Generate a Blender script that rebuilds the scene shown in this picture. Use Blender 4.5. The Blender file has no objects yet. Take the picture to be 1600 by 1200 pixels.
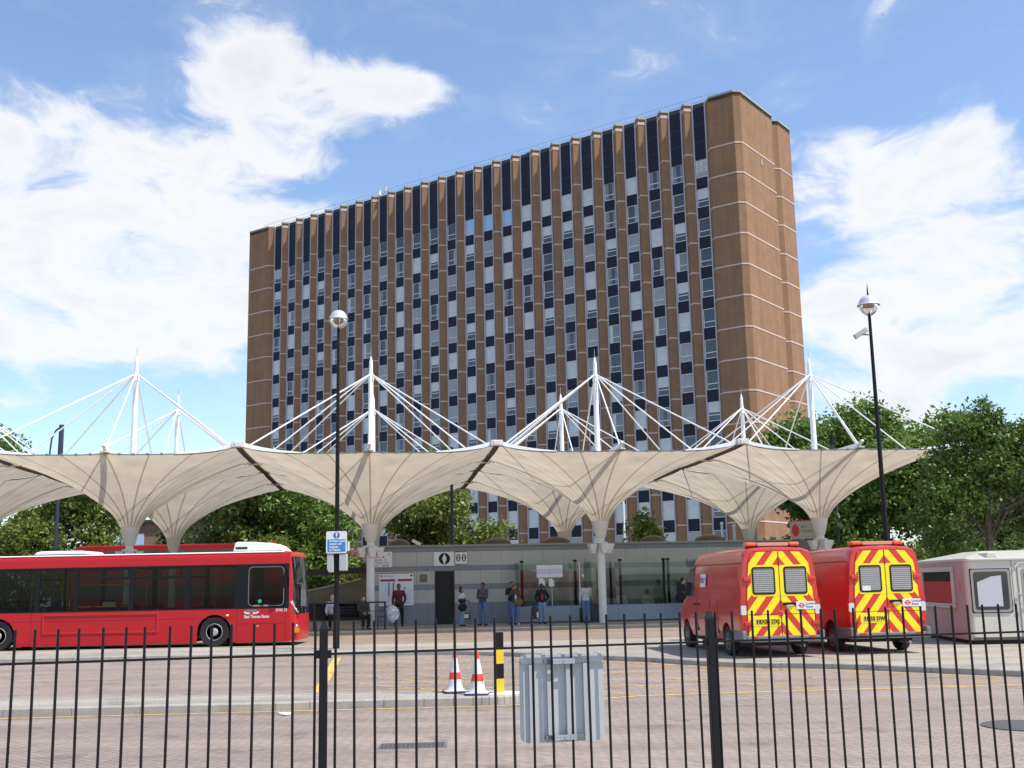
import bpy, bmesh, math, random
import numpy as np
from mathutils import Vector, Matrix
from math import radians as RAD, sin, cos, tan, pi, sqrt, atan2

S = bpy.context.scene
COL = S.collection

# ------------------------------------------------------------------ camera
EYE = Vector((0, 0, 1.85))
FPX, ROLL, PITCH = 1760.0, 0.0200, RAD(10.023)
cd = bpy.data.cameras.new("camera")
cam = bpy.data.objects.new("camera", cd)
COL.objects.link(cam)
cd.sensor_width = 36.0
cd.lens = 36.0 * FPX / 1600.0
cd.clip_start, cd.clip_end = 0.1, 5000
_R0 = Vector((1, 0, 0)); _U0 = Vector((0, -sin(PITCH), cos(PITCH)))
_R = _R0 * cos(ROLL) - _U0 * sin(ROLL); _U = _U0 * cos(ROLL) + _R0 * sin(ROLL)
_F = Vector((0, cos(PITCH), sin(PITCH)))
m3 = Matrix((_R, _U, -_F)).transposed()
cam.matrix_world = Matrix.Translation(EYE) @ m3.to_4x4()
S.camera = cam

# ------------------------------------------------------------------ light
SUN_AZ, SUN_EL = RAD(117), RAD(57)
sd = bpy.data.lights.new("sun", 'SUN'); sd.energy = 4.6; sd.angle = RAD(0.53); sd.color = (1.0, 0.95, 0.87)
sun = bpy.data.objects.new("sun", sd); COL.objects.link(sun)
sdir = Vector((sin(SUN_AZ) * cos(SUN_EL), cos(SUN_AZ) * cos(SUN_EL), sin(SUN_EL)))
sun.rotation_euler = sdir.to_track_quat('Z', 'Y').to_euler()
S.view_settings.view_transform = 'Standard'
S.view_settings.look = 'None'
S.view_settings.exposure = 0.20
S.view_settings.gamma = 1.0

w = bpy.data.worlds.new("World"); S.world = w; w.use_nodes = True
NT = w.node_tree; NT.nodes.clear()
def wn(t, **k):
    n = NT.nodes.new(t)
    for a, b in k.items(): setattr(n, a, b)
    return n
def wl(a, b): NT.links.new(a, b)
def wm(op, a, b=None, c=None, clamp=False):
    n = wn('ShaderNodeMath', operation=op, use_clamp=clamp)
    for i, v in enumerate((a, b, c)):
        if v is None: continue
        if isinstance(v, (int, float)): n.inputs[i].default_value = v
        else: wl(v, n.inputs[i])
    return n.outputs[0]
sky = wn('ShaderNodeTexSky', sky_type='NISHITA', sun_disc=False, sun_elevation=SUN_EL, sun_rotation=SUN_AZ)
sky.altitude = 50; sky.air_density = 1.0; sky.dust_density = 0.7; sky.ozone_density = 1.2
tc = wn('ShaderNodeTexCoord'); sx = wn('ShaderNodeSeparateXYZ'); wl(tc.outputs['Generated'], sx.inputs[0])
AZN = wm('MULTIPLY', wm('ARCTAN2', sx.outputs[0], sx.outputs[1]), 57.29578)
ELN = wm('MULTIPLY', wm('ARCSINE', sx.outputs[2]), 57.29578)
# clouds: (azimuth, elevation, half width, half height) in degrees
CLOUDS = [(-21.7, 15.8, 7.8, 4.2), (-25.4, 19.8, 4.9, 3.7), (-18.9, 19.1, 5.0, 3.0), (-17.8, 14.9, 5.5, 3.4), (-14.9, 12.8, 3.9, 2.1), (-23.3, 13.3, 5.0, 2.4), (-11.9, 18.0, 2.9, 1.0), (-27.3, 14.7, 4.1, 4.3), (-13.4, 25.6, 2.9, 1.8), (-11.0, 23.8, 4.2, 2.2), (-7.6, 24.7, 3.6, 1.5), (-4.9, 24.9, 2.6, 1.1), (-12.6, 22.6, 3.2, 2.0), (-11.9, 20.9, 4.3, 0.9), (22.6, 19.9, 3.3, 1.9), (16.6, 20.7, 2.9, 1.5), (18.0, 18.8, 3.5, 2.0), (24.4, 16.7, 3.8, 3.4), (20.2, 15.8, 3.0, 1.5), (24.2, 12.0, 4.4, 2.5), (19.0, 12.5, 4.6, 2.0), (16.0, 13.4, 2.2, 1.5), (21.5, 10.6, 3.5, 1.4), (18.7, 8.5, 3.6, 1.5), (-23.9, 8.9, 1.6, 0.7), (20.4, 7.5, 2.4, 0.8),
          (-60, 20, 16, 6), (60, 18, 14, 6), (150, 15, 22, 5), (-140, 18, 18, 6), (-5, 45, 10, 4)]
nz = wn('ShaderNodeTexNoise'); nz.inputs['Scale'].default_value = 9.0; nz.inputs['Detail'].default_value = 9.0; nz.inputs['Roughness'].default_value = 0.58
mp = wn('ShaderNodeMapping'); mp.inputs['Scale'].default_value = (1, 1, 1.9); wl(tc.outputs['Generated'], mp.inputs[0]); wz = wn('ShaderNodeTexNoise'); wz.inputs['Scale'].default_value = 5.0; wz.inputs['Detail'].default_value = 3; wl(mp.outputs[0], wz.inputs['Vector'])
wa = wn('ShaderNodeMixRGB', blend_type='ADD'); wa.inputs[0].default_value = .22; wl(mp.outputs[0], wa.inputs[1]); wl(wz.outputs['Color'], wa.inputs[2]); wl(wa.outputs[0], nz.inputs['Vector'])
nz2 = wn('ShaderNodeTexNoise'); nz2.inputs['Scale'].default_value = 3.2; nz2.inputs['Detail'].default_value = 4.0; wl(mp.outputs[0], nz2.inputs['Vector'])
field = None
for (a, e, ra, re) in CLOUDS:
    dx = wm('MULTIPLY', wm('SUBTRACT', AZN, a), 1.0 / ra); dy = wm('MULTIPLY', wm('SUBTRACT', ELN, e), 1.0 / re)
    d = wm('POWER', 2.71828, wm('MULTIPLY', wm('ADD', wm('MULTIPLY', dx, dx), wm('MULTIPLY', dy, dy)), -1.15))
    field = d if field is None else wm('ADD', field, d)
field = wm('MULTIPLY', wm('MINIMUM', field, 1.25), 0.84)
nz3 = wn('ShaderNodeTexNoise'); nz3.inputs['Scale'].default_value = 26.0; nz3.inputs['Detail'].default_value = 8.0; nz3.inputs['Roughness'].default_value = 0.62; wl(wa.outputs[0], nz3.inputs['Vector'])
n_big = wm('MULTIPLY', wm('SUBTRACT', nz.outputs[0], 0.5), 2.9); n_fine = wm('MULTIPLY', wm('SUBTRACT', nz3.outputs[0], 0.5), 1.0)
dens = wm('ADD', field, wm('ADD', n_big, n_fine))
mr = wn('ShaderNodeMapRange', interpolation_type='SMOOTHSTEP'); wl(dens, mr.inputs[0])
mr.inputs[1].default_value = 0.17; mr.inputs[2].default_value = 1.06
veil = wm('MULTIPLY', wm('MULTIPLY', wm('SUBTRACT', nz.outputs[0], 0.47, clamp=True), 1.6), wm('MINIMUM', wm('ADD', field, 0.4), 1.0))
mask = wm('MAXIMUM', mr.outputs[0], veil, clamp=True)
# thick parts of a cloud are a little greyer than its thin sunlit rims
thick = wn('ShaderNodeMapRange'); wl(wm('ADD', dens, wm('MULTIPLY', nz2.outputs[0], 1.2)), thick.inputs[0]); thick.inputs[1].default_value = 1.25; thick.inputs[2].default_value = 2.5
cr = wn('ShaderNodeMixRGB'); cr.inputs[1].default_value = (0.90, 0.90, 0.90, 1); cr.inputs[2].default_value = (0.68, 0.70, 0.75, 1); wl(thick.outputs[0], cr.inputs[0])
sk = wn('ShaderNodeMixRGB', blend_type='MULTIPLY'); sk.inputs[0].default_value = 1.0; wl(sky.outputs[0], sk.inputs[1]); sk.inputs[2].default_value = (0.165, 0.176, 0.192, 1)
mx = wn('ShaderNodeMixRGB'); wl(wm('MULTIPLY_ADD', mask, 0.92, 0.03), mx.inputs[0]); wl(sk.outputs[0], mx.inputs[1]); wl(cr.outputs[0], mx.inputs[2])
bg = wn('ShaderNodeBackground'); bg.inputs[1].default_value = 1.0; wl(mx.outputs[0], bg.inputs[0])
ow = wn('ShaderNodeOutputWorld'); wl(bg.outputs[0], ow.inputs[0])

# ------------------------------------------------------------------ helpers
def tag(o, label=None, cat=None, group=None, kind=None):
    if label: o['label'] = label
    if cat: o['category'] = cat
    if group: o['group'] = group
    if kind: o['kind'] = kind
    return o
def empty(name, loc=(0, 0, 0), rz=0.0, label=None, cat=None, group=None):
    o = bpy.data.objects.new(name, None); COL.objects.link(o)
    o.location = loc; o.rotation_euler = (0, 0, rz); o.empty_display_size = 0.2
    return tag(o, label, cat, group)
def kids(o): return [c for c in bpy.data.objects if c.parent == o]
def copy_tree(o, parent=None):
    c = o.copy(); COL.objects.link(c)
    if parent is not None: c.parent = parent
    for k in kids(o): copy_tree(k, c)
    return c
class MB:
    def __init__(s): s.v = []; s.f = []; s.m = []
    def add(s, vs, fs, m=0):
        b = len(s.v); s.v += [tuple(p) for p in vs]; s.f += [[b + i for i in f] for f in fs]; s.m += [m] * len(fs)
        return s
    def box(s, x0, x1, y0, y1, z0, z1, m=0):
        return s.add([(x0, y0, z0), (x1, y0, z0), (x1, y1, z0), (x0, y1, z0), (x0, y0, z1), (x1, y0, z1), (x1, y1, z1), (x0, y1, z1)],
                     [(0, 3, 2, 1), (4, 5, 6, 7), (0, 1, 5, 4), (1, 2, 6, 5), (2, 3, 7, 6), (3, 0, 4, 7)], m)
    def obox(s, c, size, mat3, m=0):
        hx, hy, hz = size[0] / 2, size[1] / 2, size[2] / 2
        vs = [Vector(c) + mat3 @ Vector((x * hx, y * hy, z * hz)) for z in (-1, 1) for x, y in ((-1, -1), (1, -1), (1, 1), (-1, 1))]
        return s.add(vs, [(0, 3, 2, 1), (4, 5, 6, 7), (0, 1, 5, 4), (1, 2, 6, 5), (2, 3, 7, 6), (3, 0, 4, 7)], m)
    def prism(s, pts, ax, t0, t1, m=0):
        """pts: ccw 2d polygon; ax 'x' -> (y,z), 'y' -> (x,z), 'z' -> (x,y); extruded from t0 to t1"""
        def P(a, b, t): return (t, a, b) if ax == 'x' else ((a, t, b) if ax == 'y' else (a, b, t))
        n = len(pts)
        vs = [P(a, b, t0) for a, b in pts] + [P(a, b, t1) for a, b in pts]
        fs = [tuple(range(n)), tuple(reversed(range(n, 2 * n)))] + [(i, i + n, (i + 1) % n + n, (i + 1) % n) for i in range(n)]
        return s.add(vs, fs, m)
    def tube(s, p0, p1, r0, r1=None, n=8, m=0, cap=True):
        r1 = r0 if r1 is None else r1
        p0, p1 = Vector(p0), Vector(p1); d = (p1 - p0)
        q = d.to_track_quat('Z', 'Y').to_matrix()
        vs = []
        for p, r in ((p0, r0), (p1, r1)):
            for i in range(n):
                a = 2 * pi * i / n; vs.append(p + q @ Vector((cos(a) * r, sin(a) * r, 0)))
        fs = [(i, (i + 1) % n, (i + 1) % n + n, i + n) for i in range(n)]
        if cap: fs += [tuple(reversed(range(n))), tuple(range(n, 2 * n))]
        return s.add(vs, fs, m)
    def path(s, pts, r, n=6, m=0):
        for i in range(len(pts) - 1):
            ra = r[i] if isinstance(r, (list, tuple)) else r; rb = r[i + 1] if isinstance(r, (list, tuple)) else r
            s.tube(pts[i], pts[i + 1], ra, rb, n, m)
        return s
    def lathe(s, prof, c=(0, 0, 0), n=20, m=0, cap=True):
        vs = []; k = len(prof)
        for i in range(n):
            a = 2 * pi * i / n
            for r, z in prof: vs.append((c[0] + r * cos(a), c[1] + r * sin(a), c[2] + z))
        fs = [(i * k + j, ((i + 1) % n) * k + j, ((i + 1) % n) * k + j + 1, i * k + j + 1) for i in range(n) for j in range(k - 1)]
        if cap:
            fs.append(tuple(i * k for i in reversed(range(n)))); fs.append(tuple(i * k + k - 1 for i in range(n)))
        return s.add(vs, fs, m)
    def ell(s, c, r, n=12, k=8, m=0, rot=None):
        vs = []; R_ = rot or Matrix.Identity(3)
        for j in range(k + 1):
            t = pi * j / k
            for i in range(n):
                a = 2 * pi * i / n
                vs.append(Vector(c) + R_ @ Vector((r[0] * sin(t) * cos(a), r[1] * sin(t) * sin(a), -r[2] * cos(t))))
        fs = []
        for j in range(k):
            for i in range(n):
                a, b, c2, d = j * n + i, j * n + (i + 1) % n, (j + 1) * n + (i + 1) % n, (j + 1) * n + i
                if j == 0: fs.append((a, c2, d))
                elif j == k - 1: fs.append((a, b, d))
                else: fs.append((a, b, c2, d))
        return s.add(vs, fs, m)
    def mesh(s, name, mats):
        me = bpy.data.meshes.new(name)
        me.from_pydata([tuple(p) for p in s.v], [], s.f); me.update()
        if not isinstance(mats, (list, tuple)): mats = [mats]
        for mt in mats: me.materials.append(mt)
        me.polygons.foreach_set('material_index', s.m)
        return me
    def build(s, name, mats, parent=None, smooth=False, bevel=0.0, loc=None, rz=None, seg=2):
        me = s.mesh(name, mats)
        bm = bmesh.new(); bm.from_mesh(me)
        bmesh.ops.remove_doubles(bm, verts=bm.verts, dist=1e-5) if smooth else None
        bmesh.ops.recalc_face_normals(bm, faces=bm.faces); bm.to_mesh(me); bm.free()
        if smooth:
            me.polygons.foreach_set('use_smooth', [True] * len(me.polygons))
            try: me.set_sharp_from_angle(angle=RAD(40))
            except Exception: pass
        o = bpy.data.objects.new(name, me); COL.objects.link(o)
        if parent is not None: o.parent = parent
        if loc is not None: o.location = loc
        if rz is not None: o.rotation_euler = (0, 0, rz)
        if bevel > 0:
            b = o.modifiers.new('bevel', 'BEVEL'); b.width = bevel; b.segments = seg; b.limit_method = 'ANGLE'; b.angle_limit = RAD(35)
        return o
def rrect(x0, x1, z0, z1, r, n=4):
    pts = []
    for cx, cz, a0 in ((x1 - r, z0 + r, -pi / 2), (x1 - r, z1 - r, 0), (x0 + r, z1 - r, pi / 2), (x0 + r, z0 + r, pi)):
        for i in range(n + 1):
            a = a0 + pi / 2 * i / n; pts.append((cx + r * cos(a), cz + r * sin(a)))
    return pts
def text(name, body, size, loc, rot, mat, parent=None, align='LEFT', sx=1.0, bold=0.0, spacing=1.0):
    c = bpy.data.curves.new(name, 'FONT'); c.body = body; c.size = size; c.align_x = align; c.extrude = 0.0015; c.offset = bold; c.resolution_u = 3
    c.space_line = spacing
    t = bpy.data.objects.new(name, c); COL.objects.link(t)
    dg = bpy.context.evaluated_depsgraph_get(); me = bpy.data.meshes.new_from_object(t.evaluated_get(dg))
    bpy.data.objects.remove(t); bpy.data.curves.remove(c)
    me.materials.clear(); me.materials.append(mat)
    if sx != 1.0: me.transform(Matrix.Diagonal((sx, 1, 1, 1)))
    o = bpy.data.objects.new(name, me); COL.objects.link(o); o.parent = parent; o.location = loc; o.rotation_euler = rot
    return o
UP = (pi / 2, 0, 0)     # text standing up, facing -y
def baked(o, name, mats, parent=None, smooth=True):
    dg = bpy.context.evaluated_depsgraph_get(); dg.update()
    me = bpy.data.meshes.new_from_object(o.evaluated_get(dg))
    old = o.data; bpy.data.objects.remove(o)
    if old.users == 0: bpy.data.meshes.remove(old)
    me.name = name; me.materials.clear()
    for mt in (mats if isinstance(mats, (list, tuple)) else [mats]): me.materials.append(mt)
    if smooth: me.polygons.foreach_set('use_smooth', [True] * len(me.polygons))
    n = bpy.data.objects.new(name, me); COL.objects.link(n); n.parent = parent
    return n

# ------------------------------------------------------------------ materials
MATS = {}
def mat(name, col, rough=0.6, metal=0.0, spec=0.5, noise=None, bump=None, coat=0.0, emit=None, alpha=None):
    """noise=(scale, amount[, detail]) mottles the colour; bump=(scale, strength)"""
    if name in MATS: return MATS[name]
    m = bpy.data.materials.new(name); m.use_nodes = True; t = m.node_tree; b = t.nodes['Principled BSDF']
    b.inputs['Base Color'].default_value = (*col, 1); b.inputs['Roughness'].default_value = rough; b.inputs['Metallic'].default_value = metal
    b.inputs['Specular IOR Level'].default_value = spec
    if coat: b.inputs['Coat Weight'].default_value = coat; b.inputs['Coat Roughness'].default_value = 0.08
    if emit: b.inputs['Emission Color'].default_value = (*emit[:3], 1); b.inputs['Emission Strength'].default_value = emit[3]
    co = t.nodes.new('ShaderNodeTexCoord')
    if noise:
        n = t.nodes.new('ShaderNodeTexNoise'); n.inputs['Scale'].default_value = noise[0]; n.inputs['Detail'].default_value = 6
        n.inputs['Roughness'].default_value = 0.65
        t.links.new(co.outputs['Object'], n.inputs['Vector'])
        r = t.nodes.new('ShaderNodeMapRange'); r.inputs[1].default_value = 0.25; r.inputs[2].default_value = 0.75
        r.inputs[3].default_value = 1 - noise[1]; r.inputs[4].default_value = 1 + noise[1]; t.links.new(n.outputs[0], r.inputs[0])
        mm = t.nodes.new('ShaderNodeMixRGB'); mm.blend_type = 'MULTIPLY'; mm.inputs[0].default_value = 1; mm.inputs[1].default_value = (*col, 1)
        t.links.new(r.outputs[0], mm.inputs[2]); t.links.new(mm.outputs[0], b.inputs['Base Color'])
    if bump:
        n = t.nodes.new('ShaderNodeTexNoise'); n.inputs['Scale'].default_value = bump[0]; n.inputs['Detail'].default_value = 4
        t.links.new(co.outputs['Object'], n.inputs['Vector'])
        bp = t.nodes.new('ShaderNodeBump'); bp.inputs['Strength'].default_value = bump[1]; bp.inputs['Distance'].default_value = 0.02
        t.links.new(n.outputs[0], bp.inputs['Height']); t.links.new(bp.outputs[0], b.inputs['Normal'])
    MATS[name] = m
    return m
def nodes(m): return m.node_tree.nodes, m.node_tree.links
def N(m, t, **k):
    n = m.node_tree.nodes.new(t)
    for a, b in k.items(): setattr(n, a, b)
    return n
def pavers(name, c1, c2, mortar, bw, bh, rot=0.0, big=0.25, wear=0.0):
    m = mat(name, c1, 0.85); nn, ll = nodes(m); b = nn['Principled BSDF']
    co = N(m, 'ShaderNodeTexCoord'); mp = N(m, 'ShaderNodeMapping'); mp.inputs['Rotation'].default_value = (0, 0, rot); ll.new(co.outputs['Object'], mp.inputs[0])
    br = N(m, 'ShaderNodeTexBrick'); ll.new(mp.outputs[0], br.inputs['Vector'])
    br.inputs['Color1'].default_value = (*c1, 1); br.inputs['Color2'].default_value = (*c2, 1); br.inputs['Mortar'].default_value = (*mortar, 1)
    br.inputs['Scale'].default_value = 1.0; br.inputs['Brick Width'].default_value = bw; br.inputs['Row Height'].default_value = bh
    br.inputs['Mortar Size'].default_value = 0.008; br.inputs['Mortar Smooth'].default_value = 0.3
    n = N(m, 'ShaderNodeTexNoise'); n.inputs['Scale'].default_value = big; n.inputs['Detail'].default_value = 8; n.inputs['Roughness'].default_value = 0.6; ll.new(co.outputs['Object'], n.inputs['Vector'])
    r = N(m, 'ShaderNodeMapRange'); r.inputs[1].default_value = 0.3; r.inputs[2].default_value = 0.7; r.inputs[3].default_value = 0.82; r.inputs[4].default_value = 1.14; ll.new(n.outputs[0], r.inputs[0])
    n2 = N(m, 'ShaderNodeTexNoise'); n2.inputs['Scale'].default_value = 14; n2.inputs['Detail'].default_value = 5; ll.new(co.outputs['Object'], n2.inputs['Vector'])
    r2 = N(m, 'ShaderNodeMapRange'); r2.inputs[1].default_value = 0.3; r2.inputs[2].default_value = 0.7; r2.inputs[3].default_value = 0.88; r2.inputs[4].default_value = 1.1; ll.new(n2.outputs[0], r2.inputs[0])
    a = N(m, 'ShaderNodeMixRGB', blend_type='MULTIPLY'); a.inputs[0].default_value = 1; ll.new(br.outputs[0], a.inputs[1]); ll.new(r.outputs[0], a.inputs[2])
    c = N(m, 'ShaderNodeMixRGB', blend_type='MULTIPLY'); c.inputs[0].default_value = 1; ll.new(a.outputs[0], c.inputs[1]); ll.new(r2.outputs[0], c.inputs[2])
    # long tyre-worn streaks along the lane and a few oil blots
    mp3 = N(m, 'ShaderNodeMapping'); mp3.inputs['Scale'].default_value = (.10, 1.1, 1); ll.new(co.outputs['Object'], mp3.inputs[0])
    n3 = N(m, 'ShaderNodeTexNoise'); n3.inputs['Scale'].default_value = 1.0; n3.inputs['Detail'].default_value = 4; ll.new(mp3.outputs[0], n3.inputs['Vector'])
    r3 = N(m, 'ShaderNodeMapRange'); r3.inputs[1].default_value = .35; r3.inputs[2].default_value = .6; r3.inputs[3].default_value = .80; r3.inputs[4].default_value = 1.04; ll.new(n3.outputs[0], r3.inputs[0])
    n4 = N(m, 'ShaderNodeTexNoise'); n4.inputs['Scale'].default_value = 1.3; n4.inputs['Detail'].default_value = 2; ll.new(co.outputs['Object'], n4.inputs['Vector'])
    r4 = N(m, 'ShaderNodeMapRange'); r4.inputs[1].default_value = .60; r4.inputs[2].default_value = .70; r4.inputs[3].default_value = 1.0; r4.inputs[4].default_value = .74; ll.new(n4.outputs[0], r4.inputs[0])
    c3 = N(m, 'ShaderNodeMixRGB', blend_type='MULTIPLY'); c3.inputs[0].default_value = 1; ll.new(c.outputs[0], c3.inputs[1]); ll.new(r3.outputs[0], c3.inputs[2])
    c4 = N(m, 'ShaderNodeMixRGB', blend_type='MULTIPLY'); c4.inputs[0].default_value = 1; ll.new(c3.outputs[0], c4.inputs[1]); ll.new(r4.outputs[0], c4.inputs[2]); c = c4
    ll.new(c.outputs[0], b.inputs['Base Color'])
    return m
def glass(name, tint, base, rough=0.02, refl=1.0):
    """thin tinted pane: fresnel mirror over a tinted see-through sheet; base = how much is seen through"""
    if name in MATS: return MATS[name]
    m = bpy.data.materials.new(name); m.use_nodes = True; nn, ll = nodes(m); nn.clear()
    tr = N(m, 'ShaderNodeBsdfTransparent'); tr.inputs[0].default_value = (*[c * base for c in tint], 1)
    gl = N(m, 'ShaderNodeBsdfGlossy'); gl.inputs['Roughness'].default_value = rough; gl.inputs[0].default_value = (0.95, 0.97, 1, 1)
    fr = N(m, 'ShaderNodeFresnel'); fr.inputs[0].default_value = 1.5
    mu = N(m, 'ShaderNodeMath', operation='MULTIPLY', use_clamp=True); ll.new(fr.outputs[0], mu.inputs[0]); mu.inputs[1].default_value = refl
    mx_ = N(m, 'ShaderNodeMixShader'); ll.new(mu.outputs[0], mx_.inputs[0]); ll.new(tr.outputs[0], mx_.inputs[1]); ll.new(gl.outputs[0], mx_.inputs[2])
    o = N(m, 'ShaderNodeOutputMaterial'); ll.new(mx_.outputs[0], o.inputs[0]); MATS[name] = m
    return m

M_ROAD = pavers('road_blocks', (.355, .282, .232), (.30, .235, .192), (.185, .155, .13), .20, .10, RAD(45), 0.12)
M_ROAD2 = pavers('far_road_blocks', (.32, .245, .195), (.285, .215, .17), (.2, .15, .13), .20, .10, RAD(45))
M_ISLE = pavers('island_blocks', (.43, .39, .32), (.385, .345, .285), (.24, .21, .175), .20, .10, 0.0, 0.4)
M_KERB = mat('kerb_stone', (.36, .33, .29), .85, noise=(3.0, .22), bump=(30, .2))
M_PLAT = pavers('platform_slabs', (.30, .27, .24), (.27, .245, .215), (.15, .14, .13), .60, .60)
M_YEL = mat('yellow_road_paint', (.66, .44, .12), .8, noise=(5, .4))
M_BLACK = mat('black_paint', (.007, .006, .008), .5, spec=.25, noise=(8, .3))
M_BLACKMATT = mat('black_matt', (.012, .012, .013), .7)
M_WHITE = mat('white_paint', (.80, .80, .79), .4, noise=(2.0, .06))
M_WHITEMETAL = mat('white_steel', (.82, .82, .82), .35, noise=(1.5, .05))
M_CREAM = mat('cream_steel', (.66, .63, .58), .5, noise=(2.5, .08))
M_DKBROWN = mat('brown_seam', (.10, .07, .055), .7)
M_RUBBER = mat('rubber', (.018, .018, .018), .8, bump=(40, .2))
M_GALV = mat('galvanised_steel', (.42, .43, .44), .42, metal=.6, noise=(9, .2))
M_GREYP = mat('grey_plastic', (.16, .165, .17), .6, noise=(5, .1))
M_CONC = mat('concrete', (.20, .175, .14), .9, noise=(1.2, .3), bump=(12, .3))
M_CHROME = mat('bright_metal', (.7, .7, .7), .2, metal=1.0)

# ------------------------------------------------------------------ ground, roads, islands
E1A = RAD(6.6)
OC = Vector((-5.94, 46.70, 0))                      # foot of the second front column; row frame origin
E1 = Vector((cos(E1A), sin(E1A), 0)); E2 = Vector((-sin(E1A), cos(E1A), 0))
def RW(u, v, z=0.0): return OC + E1 * u + E2 * v + Vector((0, 0, z))
def sheet(name, pts, z, m, thick=0.0, kind='structure'):
    b = MB()
    if thick: b.prism(pts, 'z', z - thick, z)
    else: b.add([(x, y, z) for x, y in pts], [tuple(range(len(pts)))])
    o = b.build(name, m); tag(o, kind=kind); return o
M_GRND = mat('far_ground', (.22, .21, .17), .95, noise=(.05, .3))
sheet('ground', [(-1500, -200), (1500, -200), (1500, 2500), (-1500, 2500)], -0.012, M_GRND)
road = sheet('road', [(-90, 4), (90, 4), (90, 44), (-90, 36)], 0.0, M_ROAD)
fr_ = [RW(-80, -12), RW(70, -12), RW(70, -2.6), RW(-80, -2.6)]
sheet('far_road', [(p.x, p.y) for p in fr_], 0.004, M_ROAD2)
# pavement the fence stands on
sheet('pavement', [(-40, -20), (40, -20), (40, 15.6), (9.2, 9.3), (-14, 4.3), (-40, -1.2)], 0.12, M_ISLE, 0.14)
def kerbline(name, pts, z1, width=0.14, z0=-0.01, step=0.0, m=M_KERB, closed=False):
    """a kerb: rounded-top stones butted along a polyline"""
    b = MB(); P = [Vector((x, y, 0)) for x, y in pts]
    # resample in 0.9 m stones
    out = [P[0]]
    for i in range(len(P) - 1):
        L_ = (P[i + 1] - P[i]).length; n = max(1, round(L_ / 0.92))
        for k in range(1, n + 1): out.append(P[i].lerp(P[i + 1], k / n))
    rnd = random.Random(len(pts))
    for i in range(len(out) - 1):
        a, c = out[i], out[i + 1]; d = (c - a).normalized(); nrm = Vector((-d.y, d.x, 0))
        a2, c2 = a + d * 0.004, c - d * 0.004; h = z1 + rnd.uniform(-.003, .003)
        prof = [(0, z0), (0, h - .02), (.02, h), (width, h), (width, z0)]
        vs = [a2 + nrm * q + Vector((0, 0, zz)) for q, zz in prof] + [c2 + nrm * q + Vector((0, 0, zz)) for q, zz in prof]
        b.add(vs, [(0, 1, 2, 3, 4), (9, 8, 7, 6, 5)] + [(j, j + 5, (j + 1) % 5 + 5, (j + 1) % 5) for j in range(5)])
    o = b.build(name, m); tag(o, kind='structure'); return o
def smooth_pts(pts, n=4):
    """Catmull-Rom through 2d points"""
    out = []
    P = [pts[0]] + list(pts) + [pts[-1]]
    for i in range(1, len(P) - 2):
        p0, p1, p2, p3 = [np.array(P[i + k]) for k in (-1, 0, 1, 2)]
        for k in range(n):
            t = k / n
            q = 0.5 * ((2 * p1) + (-p0 + p2) * t + (2 * p0 - 5 * p1 + 4 * p2 - p3) * t * t + (-p0 + 3 * p1 - 3 * p2 + p3) * t ** 3)
            out.append((float(q[0]), float(q[1])))
    out.append(tuple(pts[-1])); return out
# near island (a long refuge with a rounded nose)
nose = [(-1.0, 17.98), (-.45, 18.0), (-.12, 18.12), (.06, 18.38), (.02, 18.72), (-.2, 18.98), (-.7, 19.1)]
i1f = [(-45, 17.0), (-7.8, 17.62), (-3.0, 17.9)] + nose
i1b = [(-3.0, 19.15), (-8.5, 19.05), (-45, 18.6)]
kerbline('kerb_near_island', smooth_pts(i1f, 3) + i1b, 0.13)
sheet('near_island', [(p[0] + (.0 if p[0] < -1 else -.10), p[1] + .10 if p[1] < 18.5 else p[1] - .10) for p in smooth_pts(i1f, 3) + i1b], 0.124, M_ISLE, 0.13)
# far island: lamp, vans and kiosk stand on it
i2f = [(-60, 30.6), (-13.95, 31.1), (-5.3, 31.1), (-2.2, 30.8), (-.45, 29.8), (1.5, 28.0), (2.84, 26.8), (3.7, 25.6), (4.6, 24.5), (6.4, 23.6), (7.9, 22.2), (10.0, 20.3), (16, 16.6), (40, 8.0)]
i2s = smooth_pts(i2f, 4)
kerbline('kerb_far_island', i2s, 0.12)
i2back = [(60, 34), (60, 41), (8.5, 36.0), (.99, 34.9), (-5.4, 35.1), (-12.9, 35.2), (-60, 34.6)]
sheet('far_island', [(p[0] + .05, p[1] + .11) for p in i2s] + i2back, 0.115, M_ISLE, 0.12)
def ribbon(b, pts, wd, z, m=0):
    P = [Vector((x, y, z)) for x, y in pts]; L_ = []
    for i, p in enumerate(P):
        d = (P[min(i + 1, len(P) - 1)] - P[max(i - 1, 0)]).normalized(); nrm = Vector((-d.y, d.x, 0)) * wd / 2
        L_.append((p - nrm, p + nrm))
    for i in range(len(P) - 1): b.add([L_[i][0], L_[i + 1][0], L_[i + 1][1], L_[i][1]], [(0, 1, 2, 3)], m)
b = MB()
def off(pts, d): return [(x, y - d) for x, y in pts]
ribbon(b, off([(-45, 17.0), (-7.8, 17.62), (-3.0, 17.9), (-1, 17.98), (-.4, 18.0)], .17), .07, .004)
ribbon(b, [(-.4, 17.83), (0, 17.95), (.24, 18.3), (.2, 18.8)], .07, .004)
ribbon(b, off(i2s[:24], .2), .09, .004)
ribbon(b, [(x - .12, y - .2) for x, y in i2s[24:]], .08, .004)
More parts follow.
